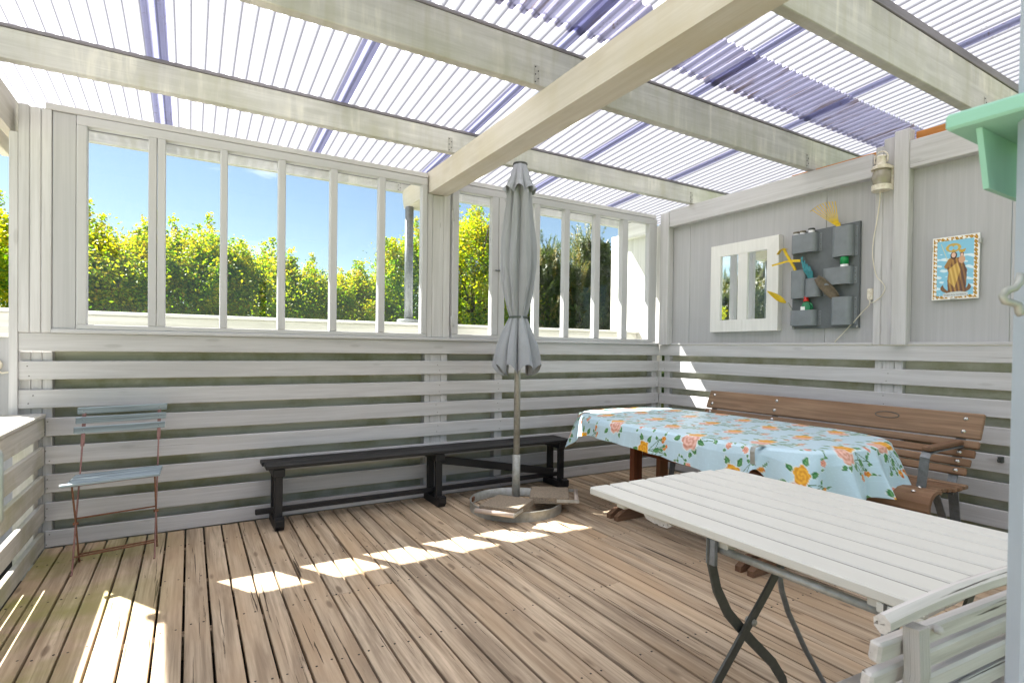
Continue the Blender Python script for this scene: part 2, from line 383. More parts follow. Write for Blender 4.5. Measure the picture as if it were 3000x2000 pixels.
        o.location = base - P if parent is not None else base
        return o
def tag(o, label=None, cat=None, group=None, kind=None):
    if label: o['label'] = label
    if cat: o['category'] = cat
    if group: o['group'] = group
    if kind: o['kind'] = kind
    return o
def thing(name, loc, label, cat, group=None):
    o = bpy.data.objects.new(name, None); COL.objects.link(o); o.location = loc; o.empty_display_size = .1
    return tag(o, label, cat, group)
def npmesh(name, V, Fq, mat, parent=None, smooth=False, rnd=None, color=None, loc=(0, 0, 0)):
    """V (n,3) world, Fq (m,k) int"""
    me = bpy.data.meshes.new(name); k = Fq.shape[1]
    P = Vector((0, 0, 0)); q = parent
    while q is not None: P += q.location; q = q.parent
    base = np.array(P if parent is not None else loc)
    me.vertices.add(len(V)); me.vertices.foreach_set('co', (V-base).astype(np.float32).ravel())
    me.loops.add(Fq.size); me.loops.foreach_set('vertex_index', Fq.astype(np.int32).ravel())
    me.polygons.add(len(Fq)); me.polygons.foreach_set('loop_start', np.arange(0, Fq.size, k, dtype=np.int32))
    me.polygons.foreach_set('use_smooth', np.full(len(Fq), smooth))
    me.update(calc_edges=True)
    me.materials.append(M[mat])
    if rnd is not None:
        a = me.attributes.new('rnd', 'FLOAT', 'POINT'); a.data.foreach_set('value', rnd.astype(np.float32))
    if color is not None:
        c = np.ones((len(V), 4), np.float32); c[:, :3] = color
        a = me.attributes.new('paint', 'FLOAT_COLOR', 'POINT'); a.data.foreach_set('color', c.ravel())
    o = bpy.data.objects.new(name, me); COL.objects.link(o)
    if parent is not None: o.parent = parent
    else: o.location = loc
    return o

# ================================================================== SETTING: ground, deck
g = MB(); g.bb(-300, 300, -300, 300, -1.6, -.55, ch=0.001); tag(g.build('ground', 'lawn'), 'mown green lawn around the deck', 'ground', kind='structure')
g = MB(); g.bb(-14, -5.3, -9, 6, -.546, -.40, ch=.01); tag(g.build('path', 'pave'), 'pale paving beside the deck', 'path', kind='structure')
g = MB(); g.bb(-5.2, .2, -6, .6, -.50, -.13, ch=.01); tag(g.build('ground', 'dirt'), 'dark bare soil under the deck', 'ground', kind='structure')
dk = MB()
X = -4.840 - .1025*3
PB = .1025
nails = []
while X < -.0:
    x0, x1 = X+.0050, X+PB-.0050
    if x0 < -.02 and x1 > -5.0:
        if x1 > -.002: x1 = -.002
        if x0 < -4.93: x0 = -4.93
        if x1-x0 > .02:
            dz = random.uniform(-.002, .002)
            cuts = [-6.0, -.002]
            if random.random() < .35: cuts.insert(1, random.choice((-1.42, -1.98, -2.54, -3.10)))
            for ya_, yb_ in zip(cuts, cuts[1:]): dk.bb(x0, x1, ya_+.0015, yb_-.0, -.028, dz+random.uniform(-.001, .001), ch=.002)
            for ny in (-.30, -.86, -1.42, -1.98, -2.54, -3.10, -3.66, -4.2):
                for t in (.2, .8):
                    if random.random() < .93: nails.append((x0+(x1-x0)*t+random.uniform(-.006, .006), ny+random.uniform(-.012, .012), dz))
    X += PB
for (nx, ny, nz) in nails:
    dk.lathe((nx, ny, nz-.002), [(.0046, 0), (.0046, .0026)], 7, mi=1)
for k in range(7): dk.bb(-4.95, -.0, -.30-.56*k-.025, -.30-.56*k+.025, -.13, -.0285, ch=.001, mi=0)
tag(dk.build('deck', ['deck', 'nail']), 'weathered brown timber deck boards', 'deck', kind='structure')

# ================================================================== WALL A (long wall with windows)
SL = [(1.093-.1658*i, 1.093-.1658*i-.107) for i in range(7)]          # slat tops/bottoms
wa = thing('slatted_wall', (-2.5, 0, 0), 'long grey painted timber wall with horizontal slats below a row of windows', 'wall')
m = MB()
for i, (t, b) in enumerate(SL):
    b = max(b, .004)
    m.bb(-5.05 if i < 2 else -4.93, -.002, 0, .024, b, t, ch=.003)
for i, (t_, b_) in enumerate(SL):
    for xx in ([-4.99] if i < 2 else [-4.915])+[-2.47, -1.9, -.04]:
        for zz in ((t_*.75+max(b_, 0)*.25), (t_*.25+max(b_, 0)*.75)): m.lathe((xx+random.uniform(-.02, .02), .001, zz+random.uniform(-.006, .006)), [(.0042, 0), (.0034, .0022)], 8, axis=(0, -1, 0), mi=1)
m.build('slat_cladding', ['wall', 'walldark'], wa)
m = MB(); m.bb(-5.05, -.002, -.004, .03, 1.150, 1.257, ch=.004); m.build('rail', 'wall', wa)
m = MB(); m.bb(-4.90, -.002, -.022, .118, 1.2572, 1.281, ch=.004); m.build('window_sill', 'window', wa)
m = MB(); m.bb(-4.95, .0, .101, .115, -.3, 1.256, ch=.001); m.build('backing_panel', 'back', wa)
for (a, b, c, dd, e, f) in [(-5.048, -4.999, .026, .10, -.3, 2.555), (-4.9975, -4.949, .027, .10, -.3, 2.548), (-4.947, -4.901, .0255, .099, -.3, 2.55),
                            (-2.579, -2.535, .0255, .12, -.3, 2.43), (-2.533, -2.44, .028, .12, -.3, 2.426), (-2.438, -2.38, .0262, .12, -.3, 2.56),
                            (-1.935, -1.86, .026, .098, -.3, 1.15), (-.075, -.004, .0265, .12, -.3, 1.15)]:
    m = MB()
    if e == -.3 and f > 1.5:
        m.bb(a, b, c, dd, -.3, 1.149, ch=.003)
        m.bb(a, b, -.012 if a < -4.8 else .0, dd, (1.2585 if a < -4.9 else 1.2825), f, ch=.004)
    else: m.bb(a, b, c, dd, e, f, ch=.003)
    m.build('post', 'wall', wa)
m = MB(); m.bb(-5.088, -5.0485, -.012, .028, .63, 2.39, ch=.003); m.build('corner_trim', 'wall', wa)
m = MB(); m.bb(-4.898, -4.790, -.005, .02, 1.2825, 2.545, ch=.003); m.build('cover_board', 'panel', wa)
m = MB()
m.bb(-4.93, -2.583, -.014, .10, 2.547, 2.585, ch=.003); m.bb(-2.378, -.085, -.014, .10, 2.549, 2.588, ch=.003)
m.build('top_plate', 'wall', wa)
def window(x0, x1, z0, z1, panes, sashes, y=0.0):
    """frame with stiles/mullions between the panes; panes = [(xa, xb)]"""
    f = MB(); pz0, pz1 = 1.312, 2.488
    f.bb(x0, x1, y-.012, y+.05, z0, pz0, ch=.004); f.bb(x0, x1, y-.012, y+.05, pz1, z1, ch=.004)
    xs = [x0]+[v for p in panes for v in p]+[x1]
    for i in range(0, len(xs), 2):
        a, b = xs[i], xs[i+1]
        if any(abs((a+b)/2-s) < .04 for s in sashes):
            c = (a+b)/2
            f.bb(a, c-.0015, y-.013, y+.048, pz0-.0006, pz1+.0006, ch=.004); f.bb(c+.0015, b, y-.0135, y+.0485, pz0-.0006, pz1+.0006, ch=.004)
        else: f.bb(a, b, y-.013, y+.049, pz0-.0006, pz1+.0006, ch=.005)
    w = f.build('window', 'window', wa)
    for (a, b) in panes:
        p = MB(); p.bb(a-.004, b+.004, y+.024, y+.028, pz0-.004, pz1+.004, ch=.0005); p.build('pane', 'glass', w)
    return w
PA = [(-4.737, -4.434), (-4.342, -4.037), (-3.994, -3.682), (-3.634, -3.332), (-3.282, -2.975), (-2.924, -2.628)]
PBn = [(-2.306, -1.996), (-1.870, -1.565), (-1.508, -1.239), (-1.179, -.881), (-.817, -.535), (-.461, -.178)]
w1 = window(-4.788, -2.583, 1.2812, 2.545, PA, [-4.388])
w2 = window(-2.362, -.100, 1.2812, 2.547, PBn, [-1.933])
for z in (1.42, 2.28):
    m = MB(); m.bb(-2.374, -2.338, -.018, -.0135, z-.04, z+.04, ch=.001); m.lathe((-2.356, -.02, z-.045), [(.004, 0), (.004, .09)], 8)
    m.build('hinge', 'window', w2)
m = MB(); m.bb(-1.965, -1.905, -.022, -.0145, 1.86, 1.872, ch=.002); m.tube([(-1.935, -.02, 1.858), (-1.935, -.04, 1.866), (-1.935, -.02, 1.874)], .003, 6)
m.build('latch', 'galvdark', w2)
m = MB(); m.bb(-.097, -.060, -.004, .1, 1.284, 2.547, ch=.003); m.build('side_trim', 'window', wa)

# ================================================================== WALL B (panel wall on the right)
wb = thing('panelled_wall', (0, -2.3, 0), 'grey plywood wall with horizontal slats along its lower half behind the brown bench', 'wall')
m = MB()
for (t, b) in SL: m.bb(0, .024, -5.2, -.001, max(b, .004), t, ch=.003)
for i, (t_, b_) in enumerate(SL):
    for yy in (-.05, -2.15, -3.5):
        for zz in ((t_*.75+max(b_, 0)*.25), (t_*.25+max(b_, 0)*.75)): m.lathe((.001, yy+random.uniform(-.03, .03), zz+random.uniform(-.006, .006)), [(.0042, 0), (.0034, .0022)], 8, axis=(-1, 0, 0), mi=1)
m.build('slat_cladding', ['wall', 'walldark'], wb)
m = MB(); m.bb(-.004, .03, -5.2, -.001, 1.150, 1.257, ch=.004); m.build('rail', 'wall', wb)
m = MB(); m.bb(-.012, .03, -2.06, -.15, 1.2585, 1.277, ch=.003); m.bb(-.012, .03, -5.2, -2.285, 1.2585, 1.279, ch=.003); m.build('rail_cap', 'wall', wb)
m = MB(); m.bb(.075, .09, -5.2, -.001, -.3, 1.24, ch=.001); m.build('backing_panel', 'back', wb)
m = MB()
for (a, b) in [(-.36, -.001), (-1.695, -.363), (-2.8035, -1.698), (-3.9, -2.807), (-5.2, -3.903)]:
    m.bb(.028, .042, a, b, 1.262, 2.55, ch=.002)
m.w = [(v[2], v[1]+i_//24*3.1, v[0]) for i_, v in enumerate(m.v)]; m.build('plywood_panel', 'panel', wb)
m = MB(); m.bb(-.045, .026, -2.056, -.152, 2.445, 2.612, ch=.004); m.bb(-.045, .026, -5.2, -2.288, 2.447, 2.632, ch=.004)
m.build('top_beam', 'wall', wb)
m = MB(); m.bb(.03, .10, -5.2, -2.29, 2.634, 2.705, ch=.004); m.bb(.03, .10, -2.05, -1.4, 2.60, 2.645, ch=.004); m.build('raw_plate', 'orange', wb)
for (a, b, x, z0, z1) in [(-.150, -.034, -.05, 1.258, 2.60), (-2.112, -2.060, -.012, 1.2585, 2.66), (-2.190, -2.114, -.016, 1.2585, 2.70), (-2.286, -2.192, -.045, 1.2585, 2.72)]:
    m = MB(); m.bb(x, .026, a, b, z0, z1, ch=.005); m.build('post', 'wall', wb)
for (a, b) in [(-.12, -.05), (-2.11, -2.062), (-2.188, -2.112), (-2.24, -2.19)]:
    m = MB(); m.bb(.026, .074, a, b, -.3, 1.149, ch=.003); m.build('post', 'wall', wb)
# outer end of the wall beyond the windows
m = MB(); m.bb(.028, .044, .001, .81, -.5, 2.51, ch=.003); m.build('outer_panel', 'white_wing', wb)
m = MB(); m.bb(-.035, .027, .13, .63, 2.43, 2.60, ch=.004); m.build('outer_beam', 'white_wing', wb)

# ================================================================== low railing on the left
ra = thing('deck_railing', (-4.98, -2.4, 0), 'low white painted slatted railing with broad cap board at the left edge of the deck', 'railing')
m = MB(); m.bb(-5.12, -4.925, -5.2, -.002, .765, .790, ch=.005); m.build('cap_rail', 'rail', ra)
m = MB()
for i in range(2, 7): 
    t, b = SL[i]; m.bb(-4.957, -4.932, -5.2, -.0025, max(b, .004), min(t, .7635), ch=.003)
m.build('slat_cladding', 'rail', ra)
for y in (-.02, -1.5, -3.0):
    m = MB(); m.bb(-5.05, -4.959, y-.09, y-.001 if y < -.1 else -.004, -.4, .763, ch=.004); m.build('post', 'rail', ra)

# ================================================================== ROOF
def zr(y): return 2.753-.0789*y
pg = thing('pergola_roof', (-2.5, -2, 2.43), 'cream painted timber roof frame carrying pale corrugated plastic sheets', 'roof')
for (x, y0, y1, z0, z1) in [(-2.570, -5.2, .60, 2.43, 2.602), (-5.125, -5.2, .60, 2.392, 2.602)]:
    m = MB(); L_ = y1-y0
    # rounded outer end
    prof = [(y0, z0), (y1-.02, z0), (y1+.008, z0+.05), (y1+.024, z0+.11), (y1+.03, z1), (y0, z1)]
    w_ = .165 if x > -3 else .046
    m.prism([(x, a, b) for a, b in prof], (w_, 0, 0)); m.w = [(v[1], v[2], v[0]) for v in m.v]
    m.build('girder', 'girder', pg)
m = MB(); m.bb(-5.26, -5.21, -5.2, .62, 2.40, 2.60, ch=.004); m.build('outer_girder', 'girder', pg)
JO = [(.655, .705, 2.598, 2.672, .018), (-.46, -.405, 2.613, 2.768, .020), (-1.60, -1.545, 2.632, 2.857, .018), (-2.70, -2.645, 2.645, 2.90, .05), (-3.9, -3.845, 2.66, 3.0, .04)]
for (y0, y1, z0, z1, bt) in JO:
    m = MB(); m.bb(-5.6, 1.0, y0, y1, z0, z1, ch=.004); j = m.build('joist', 'beam', pg)
    m = MB(); 
    cut = [-5.6, -2.15, 1.0]
    for a, b in zip(cut, cut[1:]): m.bb(a+.001, b-.001, y0-.006, y1-.004, z1+.0005, z1+bt, ch=.003)
    m.build('batten', 'batten', j)
    for gx in (-2.61, -.10):
        if y0 > .5 and gx > -1: continue
        m = MB(); m.bb(gx, gx+.035, y0-.003, y0-.0005, z0-.0, z0+.105, ch=.0005, mi=0)
        for q in range(5): m.lathe((gx+.0175+(.009 if q % 2 else -.009), y0-.003, z0+.015+q*.02), [(.0042, 0), (.0035, .003)], 8, axis=(0, -1, 0), mi=1)
        m.build('angle_bracket', ['bracket', 'legflat'], j)
def corr(x0, x1, y0, y1, dz, mat, name, parent, ragged=0.):
    P = .0725; prof = []
    k0 = math.floor(x0/P)-1
    for k in range(k0, int(x1/P)+2):
        for fx, h in ((0, 0), (.30, 0), (.48, .018), (.80, .018)):
            prof.append(((k+fx)*P, h))
    prof = [p for p in prof if x0-.001 <= p[0] <= x1+.001]
    m = MB(); ny = max(2, int((y1-y0)/.4)+1); vs = []
    for j in range(ny):
        y = y0+(y1-y0)*j/(ny-1)
        for (x, h) in prof: vs.append((x, y, zr(y)+h+dz))
    n = len(prof); fs = [(j*n+i, j*n+i+1, (j+1)*n+i+1, (j+1)*n+i) for j in range(ny-1) for i in range(n-1)]
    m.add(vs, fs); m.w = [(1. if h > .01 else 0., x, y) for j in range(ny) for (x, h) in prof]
    return m.build(name, mat, parent)
P = .0725
lapx = [-5.42, -4.43, -3.435, -2.44, -1.35, -.335]
q = [round(v/P)*P for v in lapx]
def spans(): 
    e = [-5.6]+q+[round(.66/P)*P, 1.05]; return list(zip(e, e[1:]))
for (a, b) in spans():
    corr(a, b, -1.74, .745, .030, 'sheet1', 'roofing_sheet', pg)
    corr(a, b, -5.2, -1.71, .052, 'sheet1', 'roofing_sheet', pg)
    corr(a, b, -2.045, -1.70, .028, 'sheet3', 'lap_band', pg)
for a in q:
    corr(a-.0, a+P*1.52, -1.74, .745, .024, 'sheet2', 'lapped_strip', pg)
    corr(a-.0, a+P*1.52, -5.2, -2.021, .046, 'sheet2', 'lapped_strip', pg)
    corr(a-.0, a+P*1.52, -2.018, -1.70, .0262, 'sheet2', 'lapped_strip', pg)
# gutter pipe outside
gp = thing('downpipe', (-2.56, .50, 1.41), 'grey steel downpipe standing outside the left window under the beam end', 'pipe')
m = MB(); m.lathe((-2.55, .50, 1.42), [(.037, 0), (.037, 1.01)], 20); m.build('pipe', 'galvdark', gp)
m = MB(); m.lathe((-2.55, .50, 1.412), [(.095, 0), (.1, .012), (.1, .028), (.09, .032), (.04, .034)], 28); m.build('collar', 'galvdark', gp)
# outer parapet beyond the windows
pf = thing('outer_fence', (-4, .45, -.5), 'white capped fence just outside the windows', 'fence')
m = MB(); m.bb(-9, .026, .33, .62, 1.385, 1.41, ch=.004); m.build('cap_board', 'white_wing', pf)
m = MB(); m.bb(-9, .026, .36, .385, 1.23, 1.384, ch=.004); m.build('fascia_board', 'white_wing', pf)
m = MB()
x = -9
while x < -.1: m.bb(x, x+.138, .388, .41, -.5, 1.35, ch=.003); x += .14
m.build('vertical_boards', 'panel', pf)
so_ = thing('outdoor_socket', (-5.18, .386, 1.12), 'round cream cable socket on the outer fence past the left post', 'socket')
m = MB(); m.lathe((-5.235, .3875, 1.06), [(.036, 0), (.036, .012), (.03, .02)], 22, axis=(0, -1, 0)); m.build('cover', 'cable', so_)
m = MB(); m.tube([(-5.235, .37, 1.03), (-5.20, .37, 1.01), (-5.14, .375, 1.02), (-5.05, .378, 1.05)], .006, 8); m.build('cable', 'cable', so_)

# ================================================================== folding blue chair (left)
def folding_chair():
    t = thing('folding_chair', (-4.56, -.42, 0), 'faded blue slatted folding chair with thin rusty legs standing by the wall', 'chair')
    A = Vector((-4.735, 0)); 
    xl = lambda y: 0
    def P(s, y, z):       # s 0 left, 1 right ; chair is turned slightly
        fx0, fx1 = -4.726, -4.371
        x = fx0+(fx1-fx0)*s + (y+.50)*.02; return (x, y+.075*s, z)
    for s in (0, 1):
        m = MB(); m.tube([P(s, -.56, .004), P(s, -.535, .004), P(s, -.528, .02), P(s, -.445, .24), P(s, -.32, .50), P(s, -.265, .64)], .0046, 8)
        m.strip([P(s, -.268, .625), P(s, -.25, .67), P(s, -.225, .745), P(s, -.205, .835)], .018, .004, (1, 0, 0), 0)
        m.build('leg', 'rustpink', t)
        m = MB(); m.tube([P(s, -.325, .004), P(s, -.345, .004), P(s, -.352, .02), P(s, -.44, .24), P(s, -.545, .465)], .0046, 8)
        m.lathe(P(s, -.442, .24), [(.008, -.012), (.008, .012)], 8, axis=(1, 0, 0)); m.build('leg', 'rust', t)
    for (y, z) in ((-.505, .08), (-.365, .05), (-.455, .27), (-.545, .462)):
        m = MB(); m.tube([P(0, y, z), P(1, y, z)], .0045, 8); m.build('stretcher', 'rust', t)
    m = MB()
    for i, y in enumerate((-.575, -.53, -.485, -.44, -.395, -.35)):
        e = .02 if i else .045
        a, b = Vector(P(0, y, .475)), Vector(P(1, y, .475)); dx = (b-a).normalized()
        m.beam(a-dx*e, b+dx*.025, .036, .013, ch=.003)
    m.build('seat', 'chairblue', t)
    for i, (y, z) in enumerate(((-.213, .818), (-.229, .765), (-.245, .712))):
        m = MB(); a, b = Vector(P(0, y, z)), Vector(P(1, y, z)); dx = (b-a).normalized()
        m.beam(a-dx*(.03+.006*i), b+dx*(.04-.004*i), .012, .038, ch=.003, up=(0, -.25, 1))
        for c in (a, b): m.lathe(c+Vector((0, -.006, 0)), [(.004, 0), (.003, .003)], 8, axis=(0, -1, 0))
        m.build('back_slat', 'chairblue', t)
folding_chair()

# ================================================================== black bench
def black_bench():
    t = thing('long_bench', (-2.57, -.16, 0), 'long low black wooden bench along the slatted wall', 'bench')
    m = MB(); m.box((-2.57, -.095, .408), (2.44, .125, .026), ch=.004); m.box((-2.565, -.228, .408), (2.43, .125, .026), ch=.004); m.build('seat', 'black', t)
    for x in (-3.70, -2.565, -1.42):
        for y in (-.085, -.245):
            m = MB(); m.box((x, y, .2), (.05, .042, .29), ch=.004); m.build('leg', 'black', t)
        m = MB(); m.box((x, -.165, .367), (.075, .235, .052), ch=.004); m.build('bearer', 'black', t)
        m = MB(); m.prism([(x-.028, -.02, 0), (x-.028, -.31, 0), (x-.028, -.335, .03), (x-.028, -.335, .075), (x-.028, -.30, .085), (x-.028, -.27, .055), (x-.028, -.06, .055), (x-.028, -.02, .07)], (.056, 0, 0)); m.build('foot', 'black', t)
    m = MB(); m.beam((-3.83, -.165, .10), (-1.40, -.165, .10), .03, .035, ch=.004); m.build('stretcher', 'black', t)
    m = MB(); m.beam((-2.52, -.19, .33), (-1.46, -.19, .13), .03, .06, ch=.004); m.build('brace', 'black', t)
black_bench()

# ================================================================== umbrella, base and slabs
UX, UY = -2.075, -.585
def umbrella():
    t = thing('garden_umbrella', (UX, UY, 0), 'closed grey garden umbrella tied round its pole in front of the windows', 'umbrella')
    m = MB(); m.lathe((UX, UY, .38), [(.024, 0), (.024, 2.2)], 16); m.build('pole', 'galv', t)
    m = MB(); m.lathe((UX, UY, .01), [(.030, 0), (.030, .39), (.026, .392)], 18); m.build('lower_tube', 'galv', t)
    m = MB(); m.lathe((UX, UY, 2.575), [(.052, 0), (.056, .006), (.054, .016), (.03, .024), (.01, .027)], 24); m.build('top_cap', 'legflat', t)
    def skin(name, prof, ng, nth, zz, mat, amp, seed, hem=0., ph0=0., skew=.35, flare=0.):
        zs = np.array([p[0] for p in prof]); rs = np.array([p[1] for p in prof])
        V = []; nz = zz; rg = np.random.default_rng(seed); jit = rg.uniform(-.25, .25, ng*2); am = rg.uniform(.8, 1.15, ng)
        for i in range(nz):
            tt = i/(nz-1); z = zs[0]+(zs[-1]-zs[0])*tt
            R = np.interp(-z, -zs, rs)
            a = np.interp(-z, -zs, np.array(amp))
            for j in range(nth):
                th = 2*math.pi*j/nth
                u = (th*ng/(2*math.pi)) % ng; g_ = int(u); fr = u-g_
                s_ = fr**(1+skew)                                # leaning folds
                bump_ = abs(math.sin(math.pi*s_))**.42
                rr2 = R*(1-a+a*bump_*am[g_]) + .005*math.sin(th*19+z*5)*a + .006*math.sin(th*11-z*9+jit[g_]*20)*a + .004*math.sin(z*17+g_*2)*a
                ang = th + ph0 + jit[g_]*.30 + .16*math.sin(z*2.3+g_*1.7) * a + flare*.0
                zz2 = z - hem*tt**6*(abs(math.sin(math.pi*fr))**.8 - .5)*(-1)
                V.append((UX+rr2*math.cos(ang), UY+rr2*math.sin(ang), zz2))
        V = np.array(V); F = []
        for i in range(nz-1):
            for j in range(nth): F.append((i*nth+j, (i+1)*nth+j, (i+1)*nth+(j+1) % nth, i*nth+(j+1) % nth))
        return npmesh(name, V, np.array(F), mat, t, smooth=True)
    skin('canopy', [(2.47, .068), (2.36, .098), (2.15, .118), (1.95, .137), (1.80, .140), (1.65, .122), (1.50, .088), (1.435, .066), (1.42, .072), (1.36, .098), (1.28, .130), (1.20, .162), (1.10, .186), (1.04, .196)],
         8, 320, 120, 'canopy', [.30, .50, .52, .48, .46, .48, .48, .38, .38, .44, .48, .50, .50, .50], 3, hem=.09, ph0=.3)
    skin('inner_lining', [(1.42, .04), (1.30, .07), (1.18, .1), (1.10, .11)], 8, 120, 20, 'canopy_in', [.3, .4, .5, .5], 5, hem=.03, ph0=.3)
    skin('vent_flap', [(2.588, .050), (2.56, .056), (2.50, .074), (2.44, .096), (2.40, .120), (2.375, .132)], 8, 240, 40, 'canopy', [.04, .10, .22, .34, .42, .46], 8, hem=.05, ph0=.55)
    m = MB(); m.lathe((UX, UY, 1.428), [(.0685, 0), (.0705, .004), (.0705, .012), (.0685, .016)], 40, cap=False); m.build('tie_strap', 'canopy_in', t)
umbrella()
def base_ring():
    t = thing('umbrella_base', (-2.085, -.60, 0), 'round galvanised steel pan standing on the deck around the umbrella pole', 'umbrella base')
    m = MB(); R = .345
    m.lathe((-2.085, -.60, 0), [(R, 0), (R, .066), (R+.003, .069), (R-.006, .069), (R-.006, .003)], 72, cap=False); m.build('rim', 'galv', t)
    for a in (2.4, -.6):
        m = MB(); m.box((-2.085+(R-.009)*math.cos(a), -.60+(R-.009)*math.sin(a), .045), (.02, .05, .03), rot=Matrix.Rotation(a, 3, 'Z'), ch=.001); m.build('rust_patch', 'rust', t)
    m = MB(); m.lathe((-2.085, -.60, .004), [(.05, 0), (.045, .03), (.034, .04)], 24); m.build('hub', 'galvdark', t)
base_ring()
def slab(name, p0, p1, p3, ztop, th, label, side):
    p0, p1, p3 = (Vector((*p, ztop)) for p in (p0, p1, p3))
    p2 = p1+p3-p0; c = (p0+p2)/2
    t = thing(name, (c.x, c.y, ztop-th), label, 'paving slab', 'handled paving slabs weighing down the umbrella base')
    ex = (p1-p0); ey = (p3-p0); R = Matrix((ex.normalized(), ey.normalized(), Vector((0, 0, 1)))).transposed()
    m = MB(); m.box((c.x, c.y, ztop-th/2), (ex.length, ey.length, th), rot=R, ch=.004); m.build('stone', 'concrete', t)
    if side == 'y':
        a, b = p3, p2; o = ey.normalized()
    else:
        a, b = p1, p2; o = ex.normalized()
    dd = (b-a).normalized(); hz = Vector((0, 0, -th*.5))
    m = MB(); m.tube([a+o*.055+hz+dd*.0, b+o*.055+hz-dd*.0], .016, 14); m.build('handle', 'handlewood', t)
    for e, s_ in ((a-dd*.003, 1), (b+dd*.003, 1)):
        m = MB(); m.beam(e-o*.09+hz, e+o*.072+hz, .004, .022, ch=.001); m.build('metal_strap', 'galv', t)
slab('paving_slab', (-2.226, -.575), (-2.055, -.805), (-2.475, -.755), .116, .046, 'concrete slab with pale wooden handle at the front of the steel pan', 'y')
slab('paving_slab', (-1.895, -.517), (-1.655, -.680), (-2.070, -.765), .124, .05, 'concrete slab with riveted metal handle at the right of the steel pan', 'x')

# ================================================================== floral table
CX, CY, CA, CB, TZ = -1.03, -1.50, .585, 1.045, .69
def floral_table():
    t = thing('trestle_table', (CX, CY, 0), 'dark red brown trestle table hidden under the flowered cloth', 'table')
    N_ = 64; pl = []
    for i in range(N_):
        th = 2*math.pi*i/N_; c, s_ = math.cos(th), math.sin(th)
        pl.append((CX+(CA-.02)*math.copysign(abs(c)**.5, c), CY+(CB-.02)*math.copysign(abs(s_)**.5, s_), TZ-.03))
    m = MB(); m.prism(pl, (0, 0, .024)); m.build('tabletop', 'redwood', t)
    for y in (-1.16, -2.23):
        for x in (-1.405, -1.14):
            m = MB(); m.box((x, y, .355), (.085, .045, .59), ch=.004); m.build('leg', 'redwood', t)
        for dy in (-.038, .038):
            m = MB(); yy = y+dy
            m.prism([(-1.625, yy-.019, 0), (-.92, yy-.019, 0), (-.92, yy-.019, .03), (-1.0, yy-.019, .075), (-1.54, yy-.019, .075), (-1.625, yy-.019, .03)][::-1], (0, .038, 0))
            m.w = [(v[0], v[1], v[2]) for v in m.v]; m.build('foot', 'footwood', t)
        m = MB(); m.box((-1.27, y, .64), (.6, .05, .04), ch=.004); m.build('bearer', 'redwood', t)
    m = MB(); m.box((-1.27, -1.7, .45), (.03, 1.2, .07), ch=.004); m.build('stretcher', 'redwood', t)
floral_table()
# ---- cloth print, painted as surface colour from motifs
def lin(c): return np.array(srgb(*c)[:3])
def rose(C, U, V, cx, cy, r, ca, cb, seed):
    du, dv = U-cx, V-cy; a = np.arctan2(dv, du)+seed; rr_ = np.hypot(du, dv)/r
    edge = 1+.10*np.cos(5*a)+.05*np.cos(9*a+1)
    rim = (rr_ < edge*1.13) & (rr_ >= edge); C[rim] = C[rim]*.35+lin((236, 242, 238))*.65
    k_ = rr_ < edge
    sh = np.clip(.5+.5*np.sin(2*a+rr_*13)+.25*np.sin(5*a-rr_*9), 0, 1)
    col = lin(ca)[None]*(sh[k_, None])+lin(cb)[None]*(1-sh[k_, None]); C[k_] = col
def leaf(C, U, V, cx, cy, l, w, ang, cd=(52, 120, 60), cl=(116, 168, 104)):
    du, dv = U-cx, V-cy; p = du*math.cos(ang)+dv*math.sin(ang); q_ = -du*math.sin(ang)+dv*math.cos(ang)
    t_ = np.clip(p/l, 0, 1); ww = w*np.sin(np.pi*t_**.8)
    k_ = (p > 0) & (p < l) & (np.abs(q_) < ww)
    rim = (p > -.002) & (p < l+.002) & (np.abs(q_) < ww+.0025) & ~k_; C[rim] = C[rim]*.4+lin((236, 242, 238))*.6
    v_ = (np.abs(q_) < ww*.14)
    col = np.where((q_ > 0)[:, None], lin(cd)[None], lin(cd)[None]*.7+lin(cl)[None]*.3); col[v_] = lin(cl); C[k_] = col[k_]
def stem(C, U, V, x0, y0, x1, y1, w=.0022):
    dx, dy = x1-x0, y1-y0; L2 = dx*dx+dy*dy; t_ = np.clip(((U-x0)*dx+(V-y0)*dy)/L2, 0, 1)
    dd = np.hypot(U-x0-t_*dx, V-y0-t_*dy); C[dd < w] = lin((70, 116, 66))
